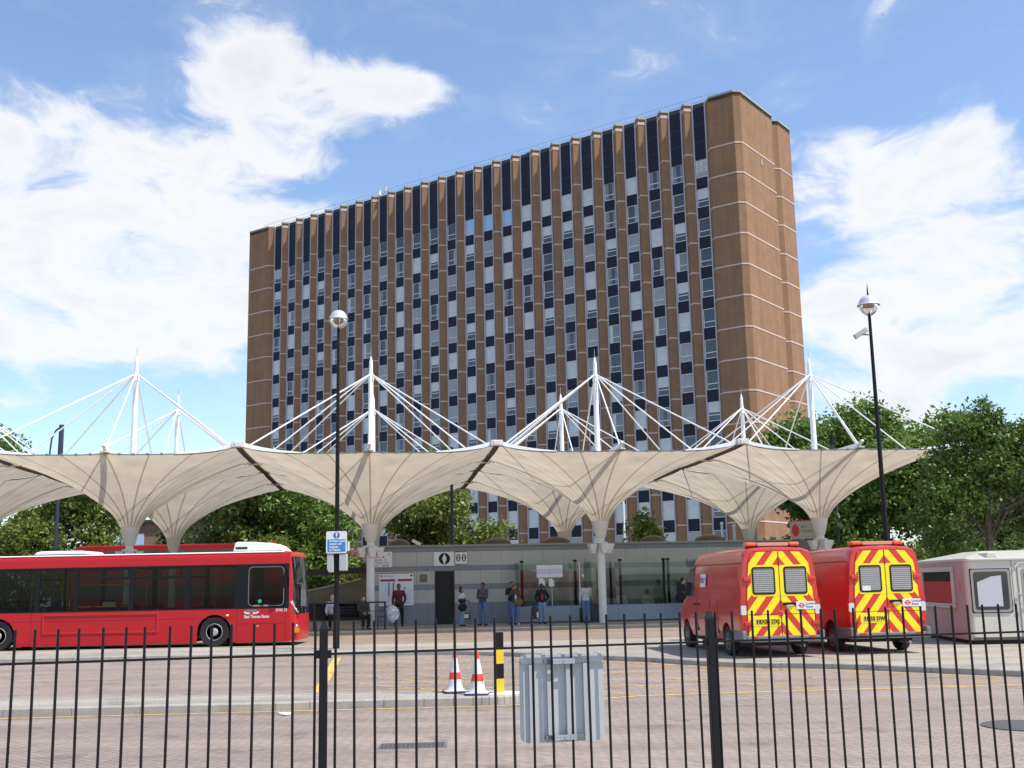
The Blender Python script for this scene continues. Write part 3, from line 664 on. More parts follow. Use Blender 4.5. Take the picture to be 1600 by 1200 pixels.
# right-hand corner node of the last front umbrella
# ------------------------------------------------------------------ station building (frame: x along the row, y inwards)
M_LP = mat('cladding_light', (.41, .40, .355), .45, noise=(1.2, .08)); M_DP = mat('cladding_blue_grey', (.19, .21, .225), .45, noise=(1.2, .1))
M_JOINT = mat('cladding_joint', (.07, .075, .08), .8); M_SIGNW = mat('sign_white', (.72, .71, .68), .5); M_SIGNR = mat('sign_red', (.55, .03, .03), .5)
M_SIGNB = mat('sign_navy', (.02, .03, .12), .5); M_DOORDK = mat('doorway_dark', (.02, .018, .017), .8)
ST = empty('station_building', RW(0, 0), E1A, 'low grey panelled bus station building with flat roof and blue-grey bands', 'building')
b = MB(); b.box(.1, 19.3, 3.02, 10.5, .1, 3.40); 
bb = b.build('wall_core', M_JOINT, ST); bb.name = 'wall'
def cladding():
    b = MB(); rows = [(.15, .82, 1), (.82, 1.05, 1), (1.05, 1.63, 0), (1.63, 1.85, 1), (1.85, 2.44, 0), (2.44, 2.65, 1), (2.65, 3.27, 0), (3.27, 3.48, 1)]
    for z0, z1, m_ in rows:
        step = .93 if m_ == 0 or z0 < .5 else .93; x = .1 - (.0 if m_ == 0 else .46)
        while x < 19.3:
            x0, x1 = max(.1, x + .004), min(19.3, x + step - .004)
            segs = [(x0, x1)]
            if z1 < 2.5:      # leave the doorway open
                segs = []
                if x0 < 2.74: segs.append((x0, min(x1, 2.74)))
                if x1 > 3.62: segs.append((max(x0, 3.62), x1))
            for a, c in segs:
                if c - a > .02: b.box(a, c, 2.90, 3.02, z0 + .004, z1 - .004, m_)
            x += step
    return b
o = cladding().build('cladding', [M_LP, M_DP], ST)
b = MB(); b.box(-.05, 19.45, 2.80, 10.6, 3.48, 3.56); b.build('roof', mat('roof_coping', (.26, .27, .25), .7), ST)
b = MB(); b.box(.1, .13, 2.9, 10.5, .15, 3.48); b.build('wall', M_DP, ST)
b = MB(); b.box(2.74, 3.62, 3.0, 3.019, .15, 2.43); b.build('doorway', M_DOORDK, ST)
b = MB(); b.box(2.75, 2.79, 2.93, 3.0, .15, 2.43); b.box(3.57, 3.61, 2.93, 3.0, .15, 2.43); b.box(2.79, 3.57, 2.93, 3.0, 2.38, 2.43); b.build('door_frame', mat('door_frame_maroon', (.10, .02, .02), .5), ST)
b = MB(); b.box(3.93, 4.26, 2.86, 2.90, .35, .61, 0); b.box(3.97, 4.22, 2.85, 2.86, .39, .57, 1); b.build('wall_vent', [M_BLACK, M_SIGNW], ST)
b = MB(); b.box(2.02, 2.49, 2.86, 2.90, 1.90, 2.37, 0); b.box(2.08, 2.43, 2.85, 2.86, 1.96, 2.31, 1); b.build('wall_hatch', [mat('hatch_frame', (.5, .47, .38), .6), mat('hatch_brown', (.16, .13, .08), .6)], ST)
# domed rooflights
for k, (x0, x1) in enumerate(((.73, 1.79), (5.11, 6.52), (7.89, 9.32), (12.65, 13.89), (15.3, 16.84))):
    r = empty('rooflight', RW((x0 + x1) / 2, 6.0), E1A)
    tag(r, ['leftmost brown domed rooflight, behind the white uplights of the column', 'brown domed rooflight above the dark-haired people near the toilet sign', 'brown domed rooflight just left of the second column', 'brown domed rooflight with the small shrub showing behind it', 'brown domed rooflight just left of the van light bar'][k], 'rooflight', 'domed rooflights along the station roof')
    hw = (x1 - x0) / 2 * 1.0
    b = MB(); b.lathe([(hw, 3.56), (hw, 3.66), (hw * .96, 3.67)], n=24); b.build('rim', mat('rooflight_rim', (.20, .17, .13), .7), r)
    b = MB(); b.lathe([(hw * .95, 3.66)] + [(hw * .95 * cos(a), 3.67 + .30 * sin(a)) for a in [pi / 2 * i / 7 for i in range(1, 7)]] + [(.02, 3.97)], n=24); b.build('dome', mat('rooflight_brown', (.075, .052, .036), .45), r, smooth=True)
# camera on the roof edge
r = empty('security_camera', RW(1.95, 2.85), E1A, 'pale security camera on the station roof edge right of the column', 'camera')
b = MB(); b.tube((0, 0, 3.56), (0, 0, 3.66), .03); b.build('bracket', M_CREAM, r)
b = MB(); b.obox((-.0, -.12, 3.68), (.42, .16, .13), Matrix.Rotation(RAD(28), 3, 'Y')); b.build('housing', M_CREAM, r, bevel=.02)
# signs on the wall
WY = 2.90
s = empty('toilet_sign', RW(3.165, WY), E1A, 'white toilet sign with a woman figure in a black circle above the doorway', 'sign')
b = MB(); b.box(-.445, .445, -.06, 0, 2.65, 3.25); b.build('panel', M_SIGNW, s)
b = MB(); b.prism([(.01 + .25 * cos(a), 2.96 + .25 * sin(a)) for a in [2 * pi * i / 28 for i in range(28)]], 'y', -.064, -.06); b.build('roundel', M_BLACK, s)
b = MB(); q = .01
b.prism([(q + .035 * cos(a), 3.13 + .035 * sin(a)) for a in [2 * pi * i / 14 for i in range(14)]], 'y', -.068, -.064)
b.prism([(q - .055, 3.085), (q - .11, 2.93), (q - .085, 2.92), (q - .045, 3.02), (q - .085, 2.85), (q + .085, 2.85), (q + .045, 3.02), (q + .085, 2.92), (q + .11, 2.93), (q + .055, 3.085)][::-1], 'y', -.068, -.064)
b.prism([(q - .045, 2.85), (q - .04, 2.74), (q + .04, 2.74), (q + .045, 2.85)], 'y', -.068, -.064); b.build('woman_symbol', M_SIGNW, s)
s = empty('number_box', RW(3.90, WY), E1A, 'white box sign with two black oval figures beside the toilet sign', 'sign')
b = MB(); b.box(-.25, .25, -.16, 0, 2.73, 3.22, 0); b.box(-.25, .25, -.16, 0, 3.22, 3.26, 1); b.build('box', [M_SIGNW, M_SIGNR], s)
for x_ in (-.12, .12):
    b = MB(); n_ = 26; o1 = [(x_ + .095 * cos(2 * pi * i / n_), 2.99 + .165 * sin(2 * pi * i / n_)) for i in range(n_)]; b.prism(o1, 'y', -.165, -.16); b.build('oval', M_BLACK, s)
    b = MB(); b.prism([(x_ + .04 * cos(2 * pi * i / 16), 2.99 + .13 * sin(2 * pi * i / 16)) for i in range(16)], 'y', -.169, -.165); b.prism([(x_ - .02, 2.95), (x_ + .02, 2.95), (x_ + .02, 3.04), (x_ - .02, 3.04)], 'y', -.171, -.169, 1); b.build('figure', [M_SIGNW, M_GREYP], s)
s = empty('direction_sign', RW(.49, WY), E1A, 'white direction sign with lines of travel text behind the column', 'sign')
b = MB(); b.box(-.41, .40, -.05, 0, 2.64, 3.30); b.build('panel', M_SIGNW, s)
for i, tx_ in enumerate(('Station', 'Buses  A  B', 'Light Rail', 'Shopping Centre', 'Buses   to  town')):
    text('lettering', tx_, .115, (-.38, -.052, 3.16 - i * .12), UP, M_SIGNB if i != 1 else M_SIGNR, s, sx=.85)
b = MB()
for x_, z_ in ((.27, 3.19), (.02, 3.07), (.12, 2.95), (.05, 2.71), (.2, 2.71)): b.prism([(x_ + .035 * cos(2 * pi * i / 12), z_ + .035 * sin(2 * pi * i / 12)) for i in range(12)], 'y', -.054, -.05)
b.build('symbols', M_SIGNR, s)
# travel information board
s = empty('information_board', RW(1.07, WY), E1A, 'large white travel information board with two poster panels behind the man in maroon', 'notice board')
b = MB(); b.box(-.74, .75, -.07, 0, .98, 2.38); b.build('frame', M_SIGNW, s, bevel=.01)
b = MB(); b.box(-.74, .75, -.074, -.07, 2.35, 2.385); b.build('red_strip', M_SIGNR, s)
b = MB(); b.prism([(-.63 + .05 * cos(2 * pi * i / 20), 2.26 + .05 * sin(2 * pi * i / 20)) for i in range(20)], 'y', -.075, -.07, 0); b.prism([(-.63 + .028 * cos(2 * pi * i / 20), 2.26 + .028 * sin(2 * pi * i / 20)) for i in range(20)], 'y', -.077, -.075, 1); b.box(-.71, -.55, -.079, -.077, 2.25, 2.27, 0); b.build('roundel', [M_SIGNR, M_SIGNW], s)
text('lettering', 'Information', .09, (-.52, -.072, 2.23), UP, M_SIGNB, s)
b = MB(); b.box(.62, .70, -.074, -.07, 2.22, 2.30); b.build('symbol', M_BLACK, s)
M_POST = mat('poster_paper', (.62, .66, .72), .35, noise=(3, .12))
for x0, x1 in ((-.68, -.04), (.07, .69)):
    b = MB(); b.box(x0, x1, -.074, -.07, 1.05, 2.12); p_ = b.build('poster', M_POST, s)
    b = MB(); b.box(x0, x1, -.078, -.074, 2.06, 2.12, 0); b.box(x0, x1, -.078, -.074, 2.02, 2.06, 1); b.build('poster_heading', [M_SIGNB, M_SIGNR], p_)
b = MB(); b.box(-.34, -.28, -.078, -.074, 1.4, 1.97); b.box(-.15, -.09, -.078, -.074, 1.6, 1.98); b.build('timetable_column', M_GREYP, s)
b = MB(); b.box(.33, .43, -.078, -.074, 1.68, 1.80, 0)
rn = random.Random(3)
for _ in range(16): x_ = rn.uniform(.1, .6); z_ = rn.uniform(1.1, 1.5); b.obox((x_, -.0757, z_), (rn.uniform(.08, .3), .002, .008), Matrix.Rotation(rn.uniform(-1, 1), 3, 'Y'), 1)
b.build('map', [mat('map_green', (.40, .45, .15), .6), mat('map_blue', (.25, .35, .6), .6)], s)
# ------------------------------------------------------------------ glass waiting room
GW = empty('waiting_room', RW(0, 0), E1A, 'glass-walled waiting room with blue-grey base panels in front of the station', 'waiting room')
M_BASE = mat('base_panel', (.26, .30, .36), .35, noise=(1, .06)); M_PANEG = glass('waiting_room_glass', (.84, .91, .88), .92, .01, .9)
xs = [6.29, 8.55, 10.6, 12.69, 14.8, 16.9]
for i in range(len(xs) - 1):
    b = MB(); n2 = 2
    b.box(xs[i] + .005, (xs[i] + xs[i + 1]) / 2 - .004, 1.66, 1.74, .20, .85); b.box((xs[i] + xs[i + 1]) / 2 + .004, xs[i + 1] - .005, 1.66, 1.74, .20, .85); b.build('base_panel', M_BASE, GW)
    b = MB(); b.box(xs[i] + .06, xs[i + 1] - .06, 1.695, 1.707, .87, 2.72); b.build('glass_pane', M_PANEG, GW)
    b = MB(); b.box(xs[i] + .005, xs[i + 1] - .005, 1.68, 1.72, .15, .198); b.build('plinth', M_SIGNB, GW)
b = MB(); b.box(6.26, 6.288, 1.64, 2.9, .15, .86); b.build('end_panel', M_SIGNW, GW)
b = MB(); b.box(6.27, 6.282, 1.72, 2.88, .87, 2.72); b.build('glass_pane', M_PANEG, GW)
for x_ in (6.45, 8.78, 10.76, 12.69, 12.9):
    b = MB(); b.tube((x_, 1.80, .15), (x_, 1.80, 2.70), .06, n=12); b.ell((x_, 1.80, 2.74), (.10, .10, .07)); b.build('post', M_BLACK, GW, smooth=True)
b = MB(); b.box(8.92, 8.96, 1.64, 1.66, 1.0, 2.66); b.build('door_edge', M_SIGNW, GW)
b = MB(); b.box(7.72, 7.74, 1.68, 1.694, .87, 2.04); b.build('pane_joint', M_SIGNW, GW)
b = MB(); b.box(6.5, 16.8, 2.45, 2.85, .55, .60); 
for x_ in (7, 9, 11, 13, 15): b.box(x_, x_ + .06, 2.5, 2.8, .15, .55)
b.build('bench', M_GREYP, GW)
b = MB(); b.box(9.9, 10.75, 2.86, 2.895, 1.1, 2.42); b.build('dark_opening', M_DOORDK, GW)
s = empty('glass_notice', RW(7.64, 1.66), E1A, 'white four-panel notice stuck on the waiting room glass', 'notice')
b = MB()
for x0, x1 in ((-.57, -.005), (.005, .56)):
    for z0, z1, m_ in ((2.42, 2.59, 0), (2.23, 2.415, 1), (2.06, 2.225, 0)): b.box(x0, x1, -.012, -.004, z0, z1, m_)
b.build('sheet', [M_SIGNW, mat('notice_lilac', (.55, .55, .68), .5)], s)
for x0, x1, z0 in ((-.48, -.22, 1.70), (-.05, .18, 1.68)):
    b = MB(); b.prism([(x0, z0), (x1, z0), (x1, z0 + .24), (x1 - .1, z0 + .33), (x0, z0 + .33)], 'y', -.010, -.004); b.build('leaflet', M_SIGNW, s)
# ------------------------------------------------------------------ railing, bench, bag at the left of the platform
M_RAIL = mat('railing_dark', (.02, .02, .035), .5)
R_ = empty('platform_railing', RW(0, -1.0), E1A, 'dark metal railing on the platform left of the white column', 'railing')
b = MB(); b.box(-3.6, .62, -.03, .03, 1.17, 1.24); b.build('top_rail', M_RAIL, R_)
for x_ in (-3.6, -2.2, .58): b = MB(); b.box(x_ - .035, x_ + .045, -.04, .04, .15, 1.24); b.build('post', M_RAIL, R_)
b = MB()
for i in range(9): b.box(-.36 + i * .115, -.348 + i * .115, -.006, .006, .30, .86)
b.box(-.4, .56, -.012, .012, .855, .88); b.box(-.4, .56, -.012, .012, .28, .30); b.build('infill_bars', M_RAIL, R_)
b = MB(); b.box(.28, .56, -.02, .02, .62, .66); b.box(.28, .32, -.02, .02, .15, .62); b.box(.28, .56, -.02, .02, .44, .47); b.build('side_frame', M_RAIL, R_)
B_ = empty('platform_bench', RW(-1.3, -.3), E1A, 'dark slatted bench behind the left lamp post', 'bench')
b = MB()
for k in range(4): b.box(-1.9, 1.3, -.25 + k * .12, -.16 + k * .12, .56, .60)
b.build('seat', M_BLACKMATT, B_)
b = MB()
for k in range(3): b.box(-1.9, 1.3, .24, .27, .74 + k * .12, .82 + k * .12)
b.build('backrest', M_BLACKMATT, B_)
for x_ in (-1.8, 0, 1.15): b = MB(); b.box(x_, x_ + .06, -.22, .24, .15, .56); b.build('leg', M_BLACKMATT, B_)
G_ = empty('plastic_bag', RW(.86, -.9), E1A, 'crumpled clear plastic bag hanging on the end of the railing', 'bag')
rn = random.Random(8); b = MB(); b.ell((0, 0, .72), (.27, .18, .34), 14, 10)
b.v = [(x * (1 + rn.uniform(-.22, .22)), y * (1 + rn.uniform(-.22, .22)), z + rn.uniform(-.04, .04)) for x, y, z in b.v]
b.build('bag', mat('plastic_film', (.55, .55, .58), .25, noise=(11, .5)), G_)
b = MB(); b.tube((0, 0, 1.02), (-.22, -.06, 1.2), .02, .012); b.build('handle', mat('plastic_film', (0, 0, 0)), G_)

# ------------------------------------------------------------------ wheels
def wheel(parent, loc, R, wdt, axis='y', out=-1, rimr=.58, rim=None, name='wheel'):
    """wheel lying in the plane facing `out` along the axis"""
    g = bpy.data.objects.new(name, None); COL.objects.link(g); g.parent = parent; g.location = loc
    if axis == 'x': g.rotation_euler = (0, 0, pi / 2 * (1 if out < 0 else -1)) if False else (0, 0, -pi / 2 if out < 0 else pi / 2)
    elif out > 0: g.rotation_euler = (0, 0, pi)
    def lt(prof, n=28):      # profile (r, y) revolved about the y axis, outside face at -y
        b = MB(); b.lathe(prof, n=n, cap=True); b.v = [(x, z, y) for x, y, z in b.v]; return b
    h = wdt / 2
    lt([(R * rimr, -h * .8), (R * .93, -h), (R, -h * .75), (R, h * .75), (R * .93, h), (R * .3, h)]).build('tyre', M_RUBBER, g, smooth=True)
    lt([(R * .05, -h * .95), (R * .14, -h * .97), (R * .22, -h * .93), (R * .27, -h * .75), (R * .48, -h * .70), (R * (rimr - .02), -h * .86), (R * rimr, -h * .8)], 24).build('rim', rim or M_GALV, g, smooth=True)
    b = MB()
    for k in range(8):
        a = 2 * pi * k / 8; c = (cos(a) * R * .22, -h * .93, sin(a) * R * .22); b.tube(c, (c[0], -h * 1.0, c[2]), R * .022, n=6)
    for k in range(10):
        a = 2 * pi * (k + .5) / 10; c = (cos(a) * R * .38, -h * .70, sin(a) * R * .38); b.tube(c, (c[0], -h * .76, c[2]), R * .03, n=8, m=1)
    b.build('wheel_nuts', [M_CHROME, M_BLACKMATT], g)
    return g

# ------------------------------------------------------------------ single-deck bus (local x forward = right, near side y = 0)
def paint(name, col, rough=.28): return mat(name, col, rough, coat=.12, noise=(.8, .06), spec=.3)
M_RED = paint('bus_red', (.50, .014, .020)); M_BUSW = mat('bus_roof_white', (.78, .78, .72), .4, noise=(2, .05)); M_BBAND = mat('bus_black_band', (.010, .011, .014), .2, spec=.2)
M_BGL = glass('bus_window_glass', (.84, .86, .85), .68, .01, .35)
BS = empty('single_deck_bus', (-6.82, 37.2, 0), 0, 'red single-deck bus with white roof pods parked behind the far kerb', 'bus')
BL, BWD = 12.4, 2.45; Z0, ZW0, ZW1, ZT = .14, 1.215, 2.63, 3.0
wheels_x = [-2.97, -9.98]
def lower_profile(x0, x1, arches, r=.56, zc=.47):
    pts = [(x0, ZW0 - .02), (x0, Z0)]
    for cx in sorted(arches):
        pts += [(cx - r, Z0)] + [(cx + r * cos(a), zc + r * sin(a)) for a in [pi - pi * i / 16 for i in range(17)]] + [(cx + r, Z0)]
    pts += [(x1, Z0), (x1, ZW0 - .02)]
    return pts
for yy, nm in ((0, 'side_panel'), (BWD - .05, 'side_panel')):
    b = MB(); pts = lower_profile(-BL, -.55, wheels_x)
    # split into convex-ish columns: quads between the profile and the waist line
    bot = pts[1:-1]
    for i in range(len(bot) - 1):
        (xa, za), (xb, zb_) = bot[i], bot[i + 1]
        if abs(xb - xa) < 1e-4: continue
        for (ya, dirn) in ((yy, 1), (yy + .05, -1)):
            q = [(xa, ya, za), (xb, ya, zb_), (xb, ya, ZW0 - .02), (xa, ya, ZW0 - .02)]; b.add(q if dirn > 0 else q[::-1], [(0, 1, 2, 3)])
        b.add([(xa, yy, za), (xb, yy, zb_), (xb, yy + .05, zb_), (xa, yy + .05, za)], [(3, 2, 1, 0)])
    b.build(nm, M_RED, BS)
# roof with curved cove, along the whole length
b = MB(); n = 6; pr_ = [(0, ZW1)] + [(0 + .0 + .14 * (1 - cos(a)), ZT - .14 + .0 + .16 * sin(a)) for a in [pi / 2 * i / n for i in range(n + 1)]]
full = pr_ + [(BWD - y, z) for y, z in reversed(pr_)]
inner = [(BWD - .06, ZW1), (BWD - .06, ZT - .1), (.06, ZT - .1), (.06, ZW1)]
b.prism([(y, z) for y, z in (full + inner)][::-1], 'x', -BL, -.55); o = b.build('roof_cove', M_RED, BS)
b = MB(); b.prism([(.20, ZT + .021), (.20, ZT + .035), (.4, ZT + .05), (BWD - .4, ZT + .05), (BWD - .20, ZT + .035), (BWD - .20, ZT + .021)][::-1], 'x', -BL, -.95); b.build('roof_panel', M_BUSW, BS)
b = MB(); b.prism([(.03, ZT - .005), (.02, ZT + .01), (.06, ZT + .035), (.22, ZT + .045), (.22, ZT + .0)], 'x', -BL, -.75); b.build('roof_gutter', M_BUSW, BS)
# window band pillars and rails on both sides
panes = [(-12.3, -8.96), (-8.82, -7.68), (-7.55, -5.82), (-5.62, -4.0), (-3.86, -2.4)]
def X(px): return (px - 800) * 37.2 / 1760 + 6.8
panes = [(-12.3, X(60)), (X(68), X(121)), (X(127), X(205)), (X(213), X(291)), (X(299), X(368))]
dwin = (X(387.5), X(445.5))
for yy in (0.004, BWD - .054):
    b = MB(); y0, y1 = yy, yy + .05
    b.box(-BL, -.55, y0, y1, ZW0 - .02, ZW0 + .03); b.box(-BL, -.55, y0, y1, ZW1 - .06, ZW1)
    edges = [-BL] + [v for p in panes for v in p] + list(dwin) + [-.55]
    for i in range(0, len(edges), 2): b.box(edges[i], edges[i + 1], y0, y1, ZW0 + .03, ZW1 - .06)
    b.build('window_surround', M_BBAND, BS)
    for i, (a, c) in enumerate(panes + [dwin]):
        zt = ZW1 - .065
        b = MB(); b.box(a, c, yy + .012, yy + .018, ZW0 + .03, zt); g = b.build('window', M_BGL, BS)
        if i in (0, 2, 3):
            b = MB(); b.box(a, c, yy - .004, yy + .011, zt - .32, zt - .26); b.box((a + c) / 2 - .03, (a + c) / 2 + .03, yy - .004, yy + .011, zt - .26, zt); b.build('vent_rail', M_BBAND, g)
        if i == 5 and yy < 1:
            b = MB(); P = rrect(a + .03, c - .03, ZW0 + .06, zt - .02, .14); Q = rrect(a + .055, c - .055, ZW0 + .085, zt - .045, .12)
            m_ = len(P)
            b.add([(x, yy - .006, z) for x, z in P] + [(x, yy - .006, z) for x, z in Q] + [(x, yy + .011, z) for x, z in P], [(k, (k + 1) % m_, (k + 1) % m_ + m_, k + m_) for k in range(m_)] + [(k, k + 2 * m_, (k + 1) % m_ + 2 * m_, (k + 1) % m_) for k in range(m_)])
            b.build('window_seal', M_GREYP, g)
# interior
M_YP = mat('yellow_pole', (.65, .5, .03), .4); M_SEAT = mat('bus_seat', (.05, .06, .16), .8, noise=(20, .3)); M_BIN = mat('bus_interior', (.05, .05, .055), .7)
b = MB(); b.box(-BL, -.6, .07, BWD - .07, .30, .36); b.build('floor', M_BIN, BS)
b = MB(); b.box(-BL, -BL + .06, .05, BWD - .05, .3, 2.9); b.build('rear_wall', M_RED, BS)
b = MB(); b.box(-12.2, -1.0, .12, BWD - .12, ZT - .16, ZT - .12); b.build('ceiling', M_BIN, BS)
for k in range(9):
    x_ = -11.9 + k * .82
    if k in (5,): continue
    for y_ in (.15, 1.45):
        b = MB(); b.box(x_, x_ + .42, y_, y_ + .85, .75, .85); b.box(x_ - .06, x_ + .04, y_, y_ + .85, .8, 1.38); b.build('seat', M_SEAT, BS, bevel=.03)
for x_, y_ in ((-9.3, .9), (-8.5, 1.4), (-8.0, .6), (-6.2, 1.4), (-5.45, .8), (-5.3, 1.6), (-3.2, .9), (-10.6, .9), (-11.4, 1.3)):
    b = MB(); b.tube((x_, y_, .36), (x_, y_, ZT - .14), .022, n=8); b.build('hand_pole', M_YP, BS)
b = MB(); b.tube((-7.5, .25, 2.05), (-5.9, .25, 2.05), .022, n=8); b.tube((-7.5, .25, 1.35), (-5.9, .25, 1.35), .022, n=8); b.build('hand_rail', M_YP, BS)
b = MB(); b.box(-2.25, -2.15, .3, 1.3, .36, 2.0); b.box(-5.85, -5.80, .2, .26, 1.25, 2.45); b.build('partition', mat('bus_partition', (.45, .5, .5), .4), BS)
b = MB(); b.box(-1.7, -1.2, .35, .85, .7, .85); b.box(-1.75, -1.62, .35, .85, .8, 1.7); b.build('driver_seat', M_SEAT, BS, bevel=.04)
b = MB(); b.prism(rrect(-6.72, -6.3, 1.33, 1.5, .06), 'y', .3, .36); b.build('seat_back_panel', mat('bus_partition', (0, 0, 0)), BS)
# front: rows of (z, setback), columns follow the curved plan
plan = [(-.56, 0.0), (-.42, .005), (-.28, .035), (-.16, .11), (-.08, .24), (-.03, .45), (0, .85), (0.005, BWD / 2)]
plan = [(-.56 + (x + .56) * .55, y) for x, y in plan]
plan = plan + [(x, BWD - y) for x, y in reversed(plan[:-1])]
zrows = [(.16, .05), (.28, .0), (.62, -.02), (.80, .0), (1.0, .02), (1.22, .05), (1.6, .10), (2.15, .19), (2.62, .27), (2.86, .33), (2.97, .40), (3.02, .52)]
def front_strip(r0, r1, c0, c1):
    b = MB(); rows = zrows[r0:r1 + 1]; cols = plan[c0:c1 + 1]; vs = []
    for z, s_ in rows:
        for x, y in cols:
            f_ = min(1, max(0, (x + .56) / .28)); vs.append((x - s_ * .5 * f_, y, z))
    n_ = len(cols)
    b.add(vs, [(j * n_ + i, j * n_ + i + 1, (j + 1) * n_ + i + 1, (j + 1) * n_ + i) for j in range(len(rows) - 1) for i in range(n_ - 1)]); return b
front_strip(0, 4, 0, len(plan) - 1).build('front_panel', M_RED, BS, smooth=True)
for c0, c1 in ((0, 2), (len(plan) - 3, len(plan) - 1)): front_strip(4, 11, c0, c1).build('front_pillar', M_RED, BS, smooth=True)
front_strip(9, 11, 2, len(plan) - 3).build('front_dome', M_RED, BS, smooth=True)
M_WSCR = glass('windscreen_glass', (.8, .88, .86), .8, .01, 1.4)
front_strip(4, 9, 2, len(plan) - 3).build('windscreen', M_WSCR, BS, smooth=True)
b = MB(); b.prism([(.2, ZT - .02), (.2, ZT + .02), (BWD - .2, ZT + .02), (BWD - .2, ZT - .02)], 'x', -1.0, -.5); b.build('front_roof', M_RED, BS)
b = MB(); b.box(-.75, -.42, .15, BWD - .15, .98, 1.10); b.build('dashboard', M_BLACKMATT, BS)
b = MB(); b.path([(-.50, .05, 1.42), (-.42, .12, 1.2), (-.34, .2, 1.08), (-.3, .28, 1.06)], [.07, .06, .05, .02], 8); b.build('wiper_housing', M_SIGNW, BS, smooth=True)
b = MB(); b.path([(-.50, .06, 2.3), (-.44, .09, 1.9), (-.38, .16, 1.4)], .012, 6); b.path([(-.27, .5, 1.2), (-.33, .8, 2.0)], .012, 5); b.build('wiper', M_BLACK, BS)
b = MB(); b.prism(rrect(X(455), X(468), 1.85 - 68 * .02114 + .0, 1.85 - 60 * .02114 + .0, .05), 'y', -.0, .03); b.v = [(x, y + .035, z) for x, y, z in b.v]; b.build('indicator', mat('orange_lens', (.8, .25, .01), .15, coat=1), BS)
b = MB(); b.ell((-.33, .22, .60), (.06, .12, .09)); b.build('headlight', M_CHROME, BS, smooth=True)
b = MB(); b.path([(-.62, .0, 2.38), (-.66, -.14, 2.42), (-.68, -.2, 2.3), (-.68, -.2, 2.2)], .018, 6); b.build('mirror_arm', M_BLACK, BS)
b = MB(); b.prism(rrect(-.76, -.60, 1.85, 2.24, .05), 'y', -.25, -.15); b.build('wing_mirror', M_BLACK, BS, bevel=.02)
b = MB(); b.path([(-.35, .2, 2.0), (-.16, .1, 1.95), (-.12, .1, 1.7)], .014, 6); b.prism(rrect(-.18, -.06, 1.25, 1.8, .04), 'y', .06, .12); b.build('wing_mirror', M_GREYP, BS)
# roof pods
b = MB(); P = [(X(360), 3.06), (X(437), 3.06), (X(434), 3.12), (X(426), 3.26), (X(418), 3.32), (X(398), 3.345), (X(394), 3.36), (X(368), 3.37), (X(363), 3.345)]
b.prism(P, 'y', .35, BWD - .35); o = b.build('air_con_pod', M_BUSW, BS, bevel=.04)
b = MB(); b.prism([(X(364), 3.13), (X(382.5), 3.13), (X(382.5), 3.20), (X(364), 3.20)], 'y', .338, .35); b.build('pod_grille', M_BLACKMATT, BS)
b = MB(); b.prism([(X(48), 3.08), (X(131), 3.08), (X(128), 3.16), (X(120), 3.19), (X(60), 3.19), (X(52), 3.16)], 'y', .4, BWD - .4); b.build('roof_hatch', M_BUSW, BS, bevel=.03)
# advert frame, panel joints, lettering
M_REDL = paint('bus_trim_red', (.60, .03, .04)); za, zc_ = 1.85 - (985 - 922) * .02114, 1.85 - (956.5 - 922) * .02114
b = MB(); xa, xb = X(75), X(252)
for q in ((xa, xb, zc_ - .03, zc_), (xa, xb, za, za + .03), (xa, xa + .03, za + .03, zc_ - .03), (xb - .03, xb, za + .03, zc_ - .03)): b.box(q[0], q[1], -.03, 0.0, q[2], q[3])
b.build('advert_frame', M_REDL, BS)
b = MB()
for x_ in (X(372), X(447), X(57)): b.box(x_ - .006, x_ + .006, -.003, 0, Z0, ZW0 - .02)
b.box(X(372), X(447), -.003, 0, .72, .732); b.box(-BL, X(372), -.003, 0, .915, .925); b.build('panel_joint', mat('joint_dark_red', (.12, .01, .012), .7), BS)
b = MB(); b.ell((X(357), -.0, .99), (.05, .03, .04)); b.build('side_indicator', mat('orange_lens', (0, 0, 0)), BS)
text('lettering', 'East Thames Buses', .135, (X(383.5), -.004, .905), UP, M_SIGNW, BS, sx=.78, bold=.004)
text('lettering', 'DWL 33', .12, (X(432), -.004, 1.10), UP, M_SIGNW, BS, sx=.85, bold=.003)
text('lettering', '1B', .08, (X(402), -.004, .62), UP, M_SIGNW, BS)
b = MB()
for s_, x0 in ((1, X(383)), (-1, X(406))):
    b.prism([(x0 + s_ * p[0], p[1]) for p in ((0, 1.12), (.0, 1.08), (.08, 1.03), (.2, 1.03), (.2, 1.08), (.12, 1.085))][::s_], 'y', -.005, 0, 0)
b.prism([(X(394.5) + .2 * cos(a), 1.135 + .035 * sin(a)) for a in [2 * pi * i / 20 for i in range(20)]], 'y', -.005, 0, 1); b.build('emblem', [M_SIGNW, mat('emblem_grey', (.2, .2, .22), .5)], BS)
b = MB(); b.prism([(X(407) + .06 * cos(2 * pi * i / 16), ZW0 + .22 + .06 * sin(2 * pi * i / 16)) for i in range(16)], 'y', .0, .01); b.build('green_disc', mat('sticker_green', (.02, .5, .2), .4), BS)
b = MB(); b.box(X(397), X(407), .0, .01, ZW0 + .05, ZW0 + .10, 0); b.box(X(413), X(420), .0, .01, ZW0 + .05, ZW0 + .10, 1); b.build('window_sticker', [mat('sticker_pink', (.6, .25, .2), .5), mat('sticker_teal', (.3, .45, .45), .5)], BS)
